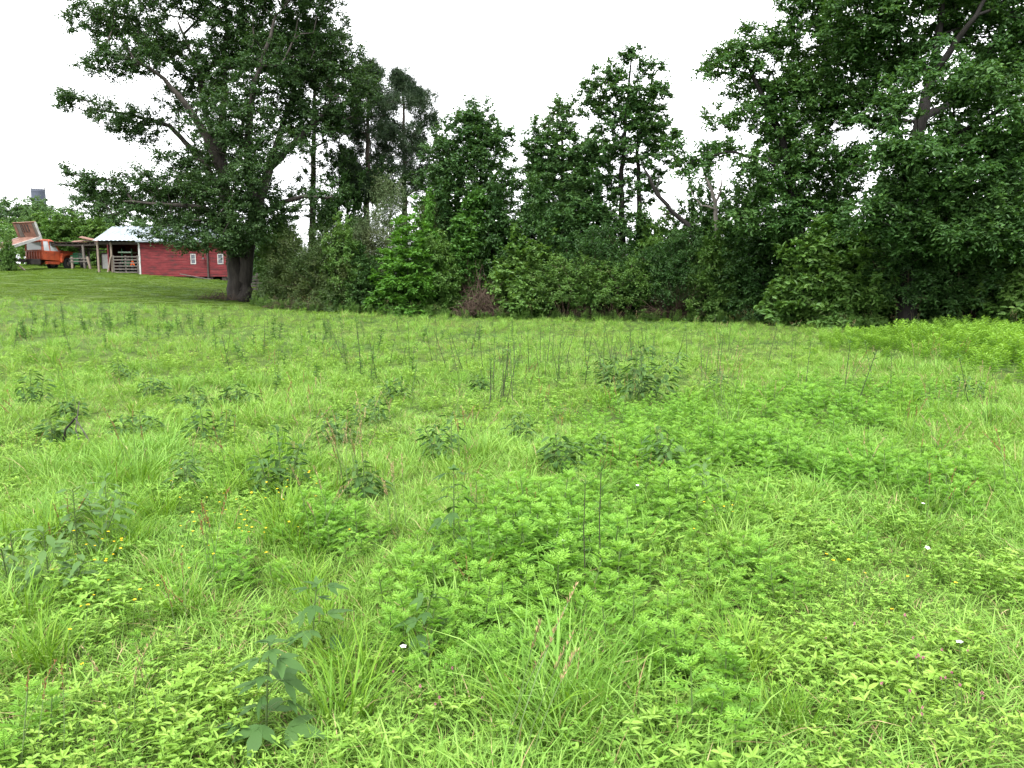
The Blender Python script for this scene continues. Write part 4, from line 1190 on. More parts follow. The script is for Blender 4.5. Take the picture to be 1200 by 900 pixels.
m = MB(); m.box(-.05, .08, -1.29, -1.215, .0, 1.16); m.build('edge_rail', M['white_paint'], hb_, .01)
m = MB(); m.box(-.05, .08, -1.29, 1.29, 1.125, 1.18); m.build('top_rail', M['rust'], hb_, .01)
m = MB(); m.cyl((-2.0, 0, .7), (-1.7, 0, 1.72), .08, n=10); m.build('hoist_ram', M['steel'], trk)

# long pole lying against the rear wheel
m = MB(); p0 = at(17, 307, 60.5); p1 = at(30, 317.5, 60.0); c = (p0 + p1) / 2; m.bar(p0 - c, p1 - c, .09); o = m.build('wooden_prop', M['wood_pale'], None, .01, loc=c)
tag(o, 'pale wooden prop leaning down from the truck tail to the grass', 'pole')

# ------------------------------------------------------------------ grey slat fence behind the oak
YF2 = 52.0
fx0 = (292 - 600) / FPX * YF2; fx1 = (316 - 600) / FPX * YF2
zf = float(gz((fx0 + fx1) / 2, YF2))
fe = empty('rail_fence', (fx0, YF2, zf)); tag(fe, 'weathered grey rail fence between the oak trunk and cedar bush', 'fence')
for k in range(5):
    m = MB(); z = .16 + k * .2; m.bar((0, 0, z + .02), (fx1 - fx0, -.2, z - .03 + .01 * (k % 2)), .04, .12); m.build('rail', M['wood_grey'], fe)
for f in (0.02, .5, .98):
    m = MB(); x = (fx1 - fx0) * f; m.box(x - .06, x + .06, .025 - .2 * f, .14 - .2 * f, -.3, 1.2); m.build('post', M['wood_grey'], fe)
# white stake
p = ground_at(318.5, 357); m = MB(); m.bar((0, 0, -.1), (.02, 0, .95), .05, .03); o = m.build('survey_stake', M['white_paint'], None, loc=p)
tag(o, 'thin white stake standing in the grass beside the oak', 'stake')
# water tank over the wood
YT = 210.0
tc_ = at(44.5, 222, YT); zb2 = float(gz(tc_[0], YT)); r_t = 7.4 / FPX * YT
tank = empty('water_tower', (tc_[0], YT, zb2)); tag(tank, 'grey-blue cylindrical water tower showing above the far wood', 'tower')
hh = tc_[2] - zb2
m = MB(); m.cyl((0, 0, -.3), (0, 0, hh - .6), r_t, n=40); m.build('cylinder', M['tank'], tank, smooth=False)
m = MB(); m.cyl((0, 0, hh - .6), (0, 0, hh), r_t * 1.03, r_t * .95, n=40); m.build('cap', M['tank'], tank)
m = MB()
for k in range(20):
    a = k * math.pi / 10; m.bar((r_t * .98 * math.cos(a), r_t * .98 * math.sin(a), hh - .3), (r_t * .98 * math.cos(a), r_t * .98 * math.sin(a), hh + .5), .06)
    b = a + math.pi / 10; m.bar((r_t * .98 * math.cos(a), r_t * .98 * math.sin(a), hh + .5), (r_t * .98 * math.cos(b), r_t * .98 * math.sin(b), hh + .5), .06)
m.build('railing', M['steel'], tank)

# ------------------------------------------------------------------ meadow: tuft meshes
def blades(G, n, rad, h0, h1, wd, curve=.5, base_tilt=.25, mi=0, off=(0, 0, 0)):
    a = rng.uniform(0, 6.283, n); r = rad * np.sqrt(rng.random(n))
    P = np.stack([np.cos(a) * r, np.sin(a) * r, np.zeros(n)], 1) + np.asarray(off)
    az = a + rng.normal(0, 1.0, n)
    dirh = np.stack([np.cos(az), np.sin(az), np.zeros(n)], 1)
    h = rng.uniform(h0, h1, n) * (1 - .25 * r / max(rad, 1e-6))
    cv = np.abs(rng.normal(curve, curve * .5, n)); bt = np.abs(rng.normal(base_tilt, .12, n))
    face = rng.uniform(0, 6.283, n)
    S = np.stack([np.cos(face), np.sin(face), np.zeros(n)], 1)
    S = norm(S - dirh * (S * dirh).sum(1, keepdims=True) * .6)
    w_ = wd * rng.uniform(.6, 1.3, n)
    lv = [0, .35, .7, 1]
    rows = []
    for k, s in enumerate(lv):
        hor = (bt * s + cv * s * s) * h
        ver = h * (s - .38 * np.minimum(cv, 1.4) * s * s * s)
        c = P + dirh * hor[:, None] + np.array([0, 0, 1.]) * ver[:, None]
        ww = w_ * [.8, 1, .7, 0][k]
        if k < 3: rows += [c - S * ww[:, None] / 2, c + S * ww[:, None] / 2]
        else: rows += [c]
    V = np.stack(rows, 1).reshape(-1, 3)
    b = np.arange(n)[:, None] * 7
    Q = np.concatenate([b + [[0, 1, 3, 2]], b + [[2, 3, 5, 4]]])
    T = b + [[4, 5, 6]]
    G.add(V, T, Q, np.repeat(rng.random(n), 7), mi)

def stem(G, pts, r0, r1, k=3, mi=0):
    pts = np.asarray(pts, float)
    tubes(G, [(pts, np.linspace(r0, r1, len(pts)), k)], mi)

def tuft_grass(n, rad, h0, h1, wd, mat, curve=.5, dry=0):
    G = Geo(); blades(G, n, rad, h0, h1, wd, curve)
    if dry: blades(G, dry, rad, h0 * .8, h1 * .9, wd * .8, curve * 1.3, mi=1)
    return G.mesh('tuft', [mat, M['dry']])

def herb(nst, rad, h0, h1, L, W, mat, nl=9):
    """low leafy herb: short stems with whorls of pointed leaves"""
    G = Geo()
    for _ in range(nst):
        a = rng.uniform(0, 6.283); r = rad * math.sqrt(rng.random())
        b = np.array([math.cos(a) * r, math.sin(a) * r, 0]); h = rng.uniform(h0, h1)
        top = b + np.array([rng.normal(0, .3) * h, rng.normal(0, .3) * h, h])
        stem(G, [b, (b + top) / 2 + rng.normal(0, .01, 3), top], .0022, .0012)
        s = np.concatenate([np.linspace(.3, 1, nl - 3), [1, 1, 1]])
        k = len(s)
        az = np.arange(k) * 2.4 + rng.uniform(0, 6)
        el = rng.uniform(.1, .7, k)
        D = np.stack([np.cos(az) * np.cos(el), np.sin(az) * np.cos(el), np.sin(el)], 1)
        P = b + (top - b) * s[:, None]
        leaf_geo(G, P, D, np.array([0, 0, 1.]) + rng.normal(0, .25, (k, 3)), L * rng.uniform(.65, 1.2, k), W * rng.uniform(.8, 1.2, k), 4, np.clip(rng.random(k) * .7 + .3 * (s > .9), 0, 1), lift=.18, droop=.18)
    return G.mesh('herb', [mat])

def rag_leaf(G, P, az, el, L, mi=0, pairs=5, rv=None):
    """feathery leaf: rachis with paired narrow lobes"""
    d0 = np.array([math.cos(az) * math.cos(el), math.sin(az) * math.cos(el), math.sin(el)])
    side = np.array([-math.sin(az), math.cos(az), 0])
    up = np.cross(d0, side) * -1
    if up[2] < 0: up = -up
    s = np.linspace(.22, .95, pairs)
    Pc = P + d0 * (s * L)[:, None] - np.array([0, 0, 1.]) * (.22 * L * s ** 2)[:, None]
    ll = L * .46 * np.sin(np.pi * (s * .78 + .16))
    Pp = np.concatenate([Pc, Pc, Pc[-1:]])
    Dd = np.concatenate([d0 * .65 + side * .8 + np.zeros((pairs, 1)), d0 * .65 - side * .8 + np.zeros((pairs, 1)), d0[None] - [0, 0, .25]])
    LL = np.concatenate([ll, ll, [L * .26]])
    n = len(Pp)
    r_ = (rng.random() if rv is None else rv) * .7 + rng.random(n) * .3
    leaf_geo(G, Pp, Dd + rng.normal(0, .08, (n, 3)), np.tile(up, (n, 1)) + rng.normal(0, .15, (n, 3)), LL, LL * .34, 2, r_, mi, lift=.15, droop=.18)
    # rachis
    leaf_geo(G, P[None], d0[None] - [0, 0, .1], up[None], [L * .9], [L * .07], 2, [r_[0]], mi, droop=.18)

def ragweed(h, nn, L, mat):
    G = Geo()
    lean = rng.normal(0, .08, 2)
    pts = [np.array([lean[0] * t * h, lean[1] * t * h, t * h]) for t in np.linspace(0, 1, 4)]
    stem(G, pts, .004, .002, 4, 1)
    az = rng.uniform(0, 6.28)
    for k in range(nn):
        t = .15 + .85 * (k + .5) / nn
        P = np.array([lean[0] * t * h, lean[1] * t * h, t * h])
        l = L * (1.15 - .55 * t) * rng.uniform(.8, 1.15)
        for q in range(2):
            rag_leaf(G, P, az + q * math.pi + rng.normal(0, .2), rng.uniform(.15, .55) + .35 * t, l)
        az += math.pi / 2 + rng.normal(0, .2)
    top = pts[-1]
    for q in range(4): rag_leaf(G, top, az + q * 1.57, rng.uniform(.5, .95), L * .45, pairs=4, rv=.9)
    return G.mesh('ragweed', [mat, M['weed_stem']])

def goldenrod(h, mat, nl=34, L=.09, W=.02):
    G = Geo()
    for _ in range(3):
        b = np.array([rng.normal(0, .06), rng.normal(0, .06), 0]); hh = h * rng.uniform(.75, 1.05)
        top = b + [rng.normal(0, .1) * hh, rng.normal(0, .1) * hh, hh]
        stem(G, [b, (b + top) / 2, top], .004, .002, 3, 1)
        s = np.linspace(.2, 1, nl); az = np.arange(nl) * 2.4
        el = .2 + .5 * s
        D = np.stack([np.cos(az) * np.cos(el), np.sin(az) * np.cos(el), np.sin(el)], 1)
        leaf_geo(G, b + (top - b) * s[:, None], D, np.array([0, 0, 1.]) + rng.normal(0, .2, (nl, 3)), L * (1.2 - .5 * s), W, 2, np.clip(s * .6 + rng.random(nl) * .4, 0, 1), droop=.25)
    return G.mesh('goldenrod', [mat, M['weed_stem']])

def seed_grass(h, n, mat_head, spread=.05):
    G = Geo()
    for _ in range(n):
        b = np.array([rng.normal(0, spread), rng.normal(0, spread), 0]); hh = h * rng.uniform(.7, 1.1)
        ln = rng.normal(0, .16, 2)
        t = np.linspace(0, 1, 6)[:, None]
        pts = b + np.concatenate([ln * hh * t ** 2, hh * t], 1)
        stem(G, pts, .0022, .0014, 3, 1)
        k = 34
        s = rng.uniform(.76, 1, k)
        P = b + np.stack([ln[0] * hh * s ** 2, ln[1] * hh * s ** 2, hh * s], 1)
        az = rng.uniform(0, 6.283, k)
        D = np.stack([np.cos(az) * .45, np.sin(az) * .45, np.ones(k)], 1)
        leaf_geo(G, P, D, rng.normal(size=(k, 3)), rng.uniform(.010, .022, k), .0042, 2, None, 0)
    return G.mesh('seed_grass', [mat_head, M['weed_stem']])

def flower(mat, r, h, petals=5):
    G = Geo()
    top = np.array([rng.normal(0, .02), rng.normal(0, .02), h])
    stem(G, [(0, 0, 0), top * .5, top], .0015, .001, 3, 1)
    az = np.arange(petals) * 6.283 / petals
    D = np.stack([np.cos(az), np.sin(az), np.full(petals, .25)], 1)
    leaf_geo(G, np.tile(top, (petals, 1)), D, np.tile([0, 0, 1.], (petals, 1)), r, r * .9, 4, None, 0)
    return G.mesh('flower', [mat, M['weed_stem']])

def pink_head(h):
    G = Geo()
    top = np.array([rng.normal(0, .02), rng.normal(0, .02), h])
    stem(G, [(0, 0, 0), top * .5, top], .0015, .001, 3, 1)
    k = 26
    d = norm(rng.normal(size=(k, 3)) * [.6, .6, 1] + [0, 0, .3])
    leaf_geo(G, np.tile(top, (k, 1)), d, rng.normal(size=(k, 3)), .0065, .003, 2, None, 0)
    return G.mesh('flower_head', [M['pink'], M['weed_stem']])

# ------------------------------------------------------------------ scatter (uncountable ground cover only)
def scatter(name, label, cat, pts, meshes, scale, var=None, tilt=.12, group=None):
    """one ground-cover object: tufts instanced on its points by geometry nodes"""
    col = bpy.data.collections.new(name + '_tufts')
    for i, me in enumerate(meshes):
        col.objects.link(bpy.data.objects.new('%s_tuft_%02d' % (name, i), me))
    n = len(pts)
    me = bpy.data.meshes.new(name)
    me.vertices.add(n); me.vertices.foreach_set('co', np.ascontiguousarray(pts, np.float32).ravel())
    rot = np.stack([rng.normal(0, tilt, n), rng.normal(0, tilt, n), rng.uniform(0, 6.283, n)], 1)
    a = me.attributes.new('rot', 'FLOAT_VECTOR', 'POINT'); a.data.foreach_set('vector', np.ascontiguousarray(rot, np.float32).ravel())
    a = me.attributes.new('scl', 'FLOAT', 'POINT'); a.data.foreach_set('value', np.ascontiguousarray(np.broadcast_to(scale, (n,)), np.float32))
    v = rng.integers(0, len(meshes), n) if var is None else var
    a = me.attributes.new('var', 'INT', 'POINT'); a.data.foreach_set('value', np.ascontiguousarray(v, np.int32))
    o = link(name, me)
    tag(o, label, cat, group, 'stuff')
    ng = bpy.data.node_groups.new(name + '_nodes', 'GeometryNodeTree')
    ng.interface.new_socket('Geometry', in_out='INPUT', socket_type='NodeSocketGeometry')
    ng.interface.new_socket('Geometry', in_out='OUTPUT', socket_type='NodeSocketGeometry')
    gi = ng.nodes.new('NodeGroupInput'); go = ng.nodes.new('NodeGroupOutput')
    ci = ng.nodes.new('GeometryNodeCollectionInfo'); ci.inputs['Collection'].default_value = col
    ci.inputs['Separate Children'].default_value = True; ci.inputs['Reset Children'].default_value = True
    ip = ng.nodes.new('GeometryNodeInstanceOnPoints'); ip.inputs['Pick Instance'].default_value = True
    def na(nm, tp):
        q = ng.nodes.new('GeometryNodeInputNamedAttribute'); q.data_type = tp; q.inputs['Name'].default_value = nm
        return [s for s in q.outputs if s.enabled and s.name == 'Attribute'][0]
    er = ng.nodes.new('FunctionNodeEulerToRotation')
    ng.links.new(na('rot', 'FLOAT_VECTOR'), er.inputs[0])
    ng.links.new(gi.outputs[0], ip.inputs['Points'])
    ng.links.new(ci.outputs[0], ip.inputs['Instance'])
    ng.links.new(na('var', 'INT'), ip.inputs['Instance Index'])
    ng.links.new(er.outputs[0], ip.inputs['Rotation'])
    ng.links.new(na('scl', 'FLOAT'), ip.inputs['Scale'])
    ng.links.new(ip.outputs[0], go.inputs[0])
    md = o.modifiers.new('scatter', 'NODES'); md.node_group = ng
    return o

def field_points(spacing_fn, y0, y1, side=1.15):
    """points over the field in view (a margin beyond the frame), spacing growing with distance"""
    out = []
    y = y0
    while y < y1:
        sp = spacing_fn(y)
        hw = .66 * y * side + 1.2
        n = int(2 * hw / sp)
        x = -hw + (np.arange(n) + rng.random(n)) * sp
        yy = y + rng.uniform(-.5, .5, n) * sp
        out.append(np.stack([x, yy], 1)); y += sp
    return np.concatenate(out)

def with_z(p): return np.column_stack([p, gz(p[:, 0], p[:, 1])])

def patch_w(px, py, ells):
    w_ = np.zeros(len(px))
    for (cx, cy_, rx, ry) in ells:
        d = np.hypot((px - cx) / rx, (py - cy_) / ry)
        w_ = np.maximum(w_, np.clip(1.6 - 1.3 * d, 0, 1))
    return w_

def vnoise(p, s, seed):
    q = np.random.default_rng(seed)
    out = 0
    for k in range(5):
        a = q.uniform(0, 6.28); f = s * q.uniform(.6, 1.8)
        out = out + np.sin((p[:, 0] * math.cos(a) + p[:, 1] * math.sin(a)) * f + q.uniform(0, 6.28))
    return out / 5 * .9 + .5

def clump(p, seed):
    """plants grow in uneven tussocks: size factor over the field"""
    a = vnoise(p, 2.6, seed); b = vnoise(p, 6.5, seed + 1)
    return np.clip(.6 + .65 * (a * .6 + b * .4) + .2 * (b - .5), .5, 1.35)

def lawn_edge(x):      # beyond this depth the grass is mown
    return np.where(x < -9.5, 36.0 + .15 * (x + 9.5) * 0, 200.0)

RAG = [(640, 700, 200, 95), (560, 770, 110, 60), (720, 620, 190, 55), (830, 545, 190, 45), (760, 770, 90, 60), (900, 500, 240, 35), (1020, 560, 150, 28), (280, 690, 50, 28), (870, 700, 60, 50), (400, 640, 60, 30), (1130, 590, 90, 30), (850, 850, 50, 60), (1000, 470, 160, 22), (40, 890, 40, 30)]
HERB = [(200, 840, 170, 70), (480, 860, 140, 50), (1000, 800, 190, 90), (1060, 640, 150, 50), (60, 540, 120, 40), (950, 640, 90, 40), (250, 590, 120, 40), (640, 480, 160, 25), (1100, 720, 120, 60), (330, 430, 300, 30), (90, 430, 130, 25), (110, 700, 60, 60), (560, 530, 70, 25)]
TALL = [(160, 610, 62, 62), (400, 790, 30, 60), (120, 560, 40, 30), (690, 840, 110, 50), (900, 800, 60, 50), (300, 560, 60, 40), (1060, 500, 40, 40), (340, 640, 40, 40), (930, 860, 60, 40), (40, 780, 50, 60)]
GOLD = [(1150, 406, 190, 22), (1200, 425, 90, 40)]

# fine grass
grassM = [tuft_grass(46, .10, .10, .24, .006, M['grass'], .6, 5) for _ in range(6)] + [tuft_grass(34, .12, .08, .17, .006, M['grass'], .9, 5) for _ in range(4)] + [tuft_grass(44, .10, .16, .34, .007, M['grass'], .55, 3) for _ in range(4)]
p = field_points(lambda y: max(.095, .0175 * y), 1.9, 39)
P3 = with_z(p); px_, py_ = proj(P3)
wr = np.maximum(patch_w(px_, py_, RAG), patch_w(px_, py_, GOLD)); wh = patch_w(px_, py_, HERB) * .55
nz = vnoise(p, 1.3, 5)
keep = (rng.random(len(p)) > wr * .85) & (rng.random(len(p)) > wh * .8) & (p[:, 1] < lawn_edge(p[:, 0]))
v = np.where(nz > .62, rng.integers(10, 14, len(p)), np.where(nz < .35, rng.integers(6, 10, len(p)), rng.integers(0, 6, len(p))))
sc_ = rng.uniform(.75, 1.3, len(p)) * clump(p, 71) * np.where(p[:, 1] > 14, 1 + (p[:, 1] - 14) * .010, 1) * .82
scatter('meadow_grass', 'fine light green grass covering the whole meadow', 'grass', P3[keep], grassM, sc_[keep], v[keep])

# low herbs
herbM = [herb(11, .10, .05, .14, .035, .0125, M['herb']) for _ in range(6)] + [herb(9, .10, .05, .12, .028, .015, M['herb'], 8) for _ in range(3)]
p = field_points(lambda y: max(.105, .024 * y), 1.9, 38)
P3 = with_z(p); px_, py_ = proj(P3)
wh = patch_w(px_, py_, HERB); wr = patch_w(px_, py_, RAG); nz = vnoise(p, 1.1, 9)
keep = (rng.random(len(p)) < np.maximum(wh, np.clip((nz - .3) * 1.4, .12, .75)) * (1 - .8 * wr)) & (p[:, 1] < lawn_edge(p[:, 0]))
scatter('low_herbs', 'yellow-green low leafy herbs carpeting the meadow between the grass', 'ground cover', P3[keep], herbM, (rng.uniform(.65, 1.15, len(p)) * clump(p, 81) * np.where(p[:, 1] > 10, 1.25, 1))[keep])

# ragweed
ragM = [ragweed(rng.uniform(.15, .28), 6, .10, M['ragweed']) for _ in range(8)]
p = field_points(lambda y: max(.105, .017 * y), 1.9, 30)
P3 = with_z(p); px_, py_ = proj(P3)
wr = patch_w(px_, py_, RAG); nz = vnoise(p, 1.7, 21)
keep = (rng.random(len(p)) < np.maximum(wr * 1.0, np.clip((nz - .72) * .8, 0, .12)))
scatter('ragweed_patch', 'feathery fresh green ragweed growing in thick patches', 'ragweed', P3[keep], ragM, (rng.uniform(.7, 1.25, len(p)) * (.25 + .75 * clump(p, 91)) * (.75 + .35 * wr))[keep])

# taller darker grass clumps
tallM = [tuft_grass(70, .12, .3, .58, .009, M['grass_dark'], .5, 2) for _ in range(4)]
p = field_points(lambda y: max(.16, .03 * y), 1.9, 34)
P3 = with_z(p); px_, py_ = proj(P3)
wt = patch_w(px_, py_, TALL); nz = vnoise(p, .9, 33)
keep = (rng.random(len(p)) < np.maximum(wt * .6, np.clip((nz - .74) * .6, 0, .09)))
scatter('tall_grass', 'taller dark green grass in loose clumps', 'grass', P3[keep], tallM, rng.uniform(.42, .8, keep.sum()))

# goldenrod stand on the right
goldM = [goldenrod(rng.uniform(.35, .65), M['goldenrod'], 26, .13, .035) for _ in range(6)]
p = field_points(lambda y: max(.25, .012 * y), 12, 30)
P3 = with_z(p); px_, py_ = proj(P3)
wg = patch_w(px_, py_, GOLD)
keep = rng.random(len(p)) < wg * np.clip(vnoise(p, 1.1, 51) * 1.1, .15, .9)
scatter('weed_stand', 'yellow-green knee-high leafy weeds before the largest tree', 'weeds', P3[keep], goldM, (rng.uniform(.6, 1.1, len(p)) * (.45 + .6 * wg))[keep])

# dry and seeding stems through the field
seedM = [seed_grass(.55, 4, M['rust_grass']) for _ in range(3)] + [seed_grass(.5, 5, M['dry']) for _ in range(3)]
p = field_points(lambda y: max(.55, .06 * y), 2.2, 36)
P3 = with_z(p); px_, py_ = proj(P3)
keep = (rng.random(len(p)) < .20 + .45 * patch_w(px_, py_, [(300, 590, 120, 60), (420, 560, 60, 40), (1080, 470, 100, 40), (840, 470, 40, 30), (900, 850, 60, 40), (520, 610, 40, 30), (740, 480, 60, 20)]))
scatter('seeding_grass', 'thin tan and rusty seed heads standing above the meadow grass', 'grass', P3[keep], seedM, rng.uniform(.6, 1.2, keep.sum()))

# mown lawn on the rise
lawnM = [tuft_grass(260, .42, .03, .075, .012, M['lawn'], .8) for _ in range(4)]
n = 9000
lp = np.column_stack([rng.uniform(-62, -6, n), rng.uniform(35.2, 76, n)])
P3 = with_z(lp); px_, py_ = proj(P3)
okl = (px_ > -60) & (px_ < 400) & ((lp[:, 1] > 36) | (lp[:, 0] > -9)) & ~((lp[:, 1] > YB - .1) & (lp[:, 0] > bx0 - .2) & (lp[:, 0] < bx1 + .2)) & (lp[:, 0] < -8)
scatter('mown_lawn', 'short mown lawn sloping up to the truck and barn', 'grass', P3[okl], lawnM, rng.uniform(.8, 1.3, okl.sum()), tilt=.04)

# weeds in rough grass along the hedge foot and lawn edge
edgeM = [goldenrod(rng.uniform(.35, .6), M['shrub_light'], 26, .10, .03) for _ in range(4)] + [seed_grass(.8, 8, M['dry'], .12) for _ in range(2)]
ep = []
for px in np.arange(300, 1240, 3.0):
    Yh = np.interp(px, [300, 420, 600, 830, 900, 1000, 1240], [38, 37, 36.8, 36, 33.5, 30, 27.5])
    for _ in range(2):
        Yq = Yh + rng.normal(0, .5)
        ep.append(((px + rng.normal(0, 3) - 600) / FPX * Yq, Yq))
ep = np.array(ep)
drysel = (proj(with_z(ep))[0] > 860) & (proj(with_z(ep))[0] < 1000)
ev = np.where(rng.random(len(ep)) < np.where(drysel, .7, .12), rng.integers(4, 6, len(ep)), rng.integers(0, 4, len(ep)))
scatter('hedge_foot_weeds', 'rough weeds and dry stalks along the foot of the hedgerow', 'weeds', with_z(ep), edgeM, rng.uniform(.45, 1.0, len(ep)), ev)

# small flowers
def px_points(n, ells):
    out = []
    for (cx, cy_, rx, ry, k) in ells:
        for _ in range(k):
            g_ = ground_at(cx + rng.normal(0, rx * .5), min(905, cy_ + rng.normal(0, ry * .5)))
            out.append(g_)
    return np.array(out)
fp = px_points(0, [(265, 650, 110, 60, 45), (130, 690, 60, 40, 16), (340, 600, 40, 40, 12), (1060, 720, 120, 60, 7), (840, 640, 40, 20, 6), (120, 780, 120, 80, 9), (640, 510, 60, 15, 10)])
scatter('yellow_flowers', 'tiny yellow flowers dotted through the grass', 'flowers', fp, [flower(M['yellow'], .0075, .22) for _ in range(4)], rng.uniform(.8, 1.3, len(fp)))
fp = px_points(0, [(1120, 840, 110, 60, 14), (1040, 780, 100, 60, 7), (530, 830, 80, 50, 6)])
scatter('pink_flowers', 'small pink flower heads low in the herbs', 'flowers', fp, [pink_head(.16) for _ in range(3)], rng.uniform(.8, 1.2, len(fp)))
fp = np.array([ground_at(*q) for q in ((741, 620), (1073, 640), (1128, 850), (470, 850), (655, 700), (1060, 700), (910, 450))])
scatter('white_flowers', 'a few single white flowers in the meadow', 'flowers', fp, [flower(M['white_fl'], .013, .30) for _ in range(3)], rng.uniform(.9, 1.1, len(fp)))

# ------------------------------------------------------------------ single weeds standing out of the meadow
def blade(G, ang, L, W, base=(0, 0, 0), rnd=.5, bend=.28, teeth=.0):
    """one pointed, folded leaf blade with five stations"""
    t = np.array([0, .12, .3, .5, .72, .9, 1.0]); wv = np.array([.10, .55, .95, 1, .72, .32, .0]) * W / 2
    wv = wv * (1 + teeth * np.array([0, 1, -1, 1, -1, 1, 0]))
    ca, sa = math.cos(ang), math.sin(ang)
    V = []
    for k in range(7):
        zc = -bend * L * t[k] ** 2
        for sgn in (-1, 0, 1):
            x, y = t[k] * L, sgn * wv[k]
            V.append((base[0] + x * ca - y * sa, base[1] + x * sa + y * ca, base[2] + zc + abs(y) * .38 - .6 * y * y / max(W, 1e-6)))
    Q = []
    for k in range(6):
        a = k * 3
        Q += [(a, a + 1, a + 4, a + 3), (a + 1, a + 2, a + 5, a + 4)]
    G.add(np.array(V), None, Q, rnd)

leaf_variants = []
for q in range(6):
    G = Geo()
    rv = .1 + .16 * q
    if q < 3:
        blade(G, 0, 1.1, .40, rnd=rv, teeth=.10)
        for sg in (-1, 1): blade(G, sg * rng.uniform(.75, .95), rng.uniform(.75, .88), .33, (0, 0, .004 + .002 * sg), rv, teeth=.10)
    else:
        blade(G, 0, 1.1, rng.uniform(.42, .55), rnd=rv, teeth=.06)
    leaf_variants.append(G.mesh('leaf', [M['weed']], True))

def leafy_weed(px, py, h, L, nl, label, lean=(0, 0), lobed=True, name='broadleaf_weed', parts=True, group=None, spread=1.0):
    nl = int(nl * (1.7 if lobed else 2.6)) // 2 * 2; L = L * (.85 if lobed else .62); h = h * (1 if lobed else .85); spread = spread * (1 if lobed else 1.2)
    b = ground_at(px, py)
    root = empty(name, b)
    tag(root, label, 'weed', group)
    near = py > 595
    G = Geo(); GF = Geo()
    leaves = []
    ns = 1 if lobed else (2 if near else 3)
    for si in range(ns):
        a0 = rng.uniform(0, 6.28)
        off = np.array([math.cos(a0), math.sin(a0), 0]) * (0 if si == 0 else .10 * rng.uniform(.5, 1.4) * spread)
        hs_ = h * (1 if si == 0 else rng.uniform(.55, .95))
        ln = np.array([lean[0], lean[1]]) + rng.normal(0, .05, 2) + (off[:2] * 2.2 if si else 0)
        t = np.linspace(0, 1, 7)[:, None]
        pts = np.concatenate([ln * hs_ * t ** 1.5, hs_ * t], 1) + off; pts[0, 2] = -.04
        stem(G, pts, .0055, .0025, 5)
        for k in range(nl):
            s = .12 + .88 * (k // 2 * 2 + 1) / nl
            P = np.array([ln[0] * hs_ * s ** 1.5, ln[1] * hs_ * s ** 1.5, hs_ * s]) + off
            az = (k // 2) * 1.57 + (k % 2) * math.pi + rng.normal(0, .35); el = rng.uniform(.1, .6)
            d = np.array([math.cos(az) * math.cos(el), math.sin(az) * math.cos(el), math.sin(el)])
            e = P + d * L * rng.uniform(.4, .9) * spread * (1.25 - .65 * s)
            stem(G, [P, (P + e) / 2 + [0, 0, .01], e], .0020, .0014, 3)
            leaves.append((e, az, rng.uniform(-.5, .25), L * rng.uniform(.7, 1.15) * (1.15 - .35 * s)))
        leaves.append((pts[-1], rng.uniform(0, 6), .6, L * .6)); leaves.append((pts[-1], rng.uniform(0, 6), .7, L * .5))
    link('stem' if ns == 1 else 'stems', G.mesh('stem', [M['weed_stem']], True), root)
    if near:
        for (e, az, el, l) in leaves:
            o = link('leaf', leaf_variants[rng.integers(0, 3) if lobed else rng.integers(3, 6)], root, e)
            o.rotation_euler = (rng.normal(0, .25), -el, az)
            o.scale = (l, l, l)
    else:
        E = np.array([q[0] for q in leaves]); az = np.array([q[1] for q in leaves]); el = np.array([q[2] for q in leaves]); l = np.array([q[3] for q in leaves])
        D = np.stack([np.cos(az) * np.cos(el), np.sin(az) * np.cos(el), np.sin(el)], 1)
        leaf_geo(GF, E, D, np.array([0, 0, 1.]) + rng.normal(0, .25, (len(E), 3)), l * 1.1, l * .55, 4, droop=.25)
        link('foliage', GF.mesh('foliage', [M['weed']]), root)
    return root

leafy_weed(312, 882, .40, .125, 10, 'dark weed with broad three-pointed leaves at the lower edge of the meadow')
leafy_weed(366, 778, .34, .11, 7, 'dark three-pointed-leaf weed leaning beside the tall grass')
leafy_weed(490, 775, .30, .10, 7, 'small dark weed at the edge of the ragweed patch', (.25, 0))
leafy_weed(532, 662, .55, .11, 9, 'spindly dark weed with hanging leaves among tan seed heads')
leafy_weed(60, 705, .44, .15, 11, 'low dark weed below the clump of tall dark grass', lobed=False)
leafy_weed(92, 660, .52, .15, 12, 'taller dark weed against the clump of tall dark grass', lobed=False)
leafy_weed(20, 690, .36, .13, 8, 'dark weed beside the low dark weed near the tall grass clump', lobed=False)
leafy_weed(125, 620, .40, .14, 8, 'dark weed rising behind the clump of tall dark grass', lobed=False)
leafy_weed(216, 580, .36, .13, 9, 'dark weed among pale dead stems', lobed=False)
leafy_weed(330, 580, .62, .14, 14, 'bushy dark weed in rusty seed heads', lobed=False)
leafy_weed(655, 560, .42, .16, 13, 'dark leafy weed at the foot of a thin dark stalk', lobed=False)
leafy_weed(772, 568, .52, .16, 15, 'dark leafy weed at the upper edge of the ragweed patch', lobed=False)
leafy_weed(528, 548, .55, .14, 13, 'narrow dark weed beside tan grass in the middle of the field', lobed=False)
leafy_weed(165, 512, .3, .17, 8, 'low dark weed beside the crossed dead sticks', lobed=False)
leafy_weed(38, 478, .55, .17, 9, 'dark weed standing alone at the field side', lobed=False)
leafy_weed(62, 520, .3, .17, 8, 'spreading dark weed next to the crossed dead sticks', lobed=False)
leafy_weed(748, 475, .95, .20, 26, 'largest dark bushy weed in the middle of the field', lobed=False, spread=1.6)
leafy_weed(722, 462, .65, .17, 16, 'dark weed close beside the largest bushy weed', lobed=False)
leafy_weed(278, 478, .35, .18, 10, 'broad low dark weed in the middle of the field', lobed=False)
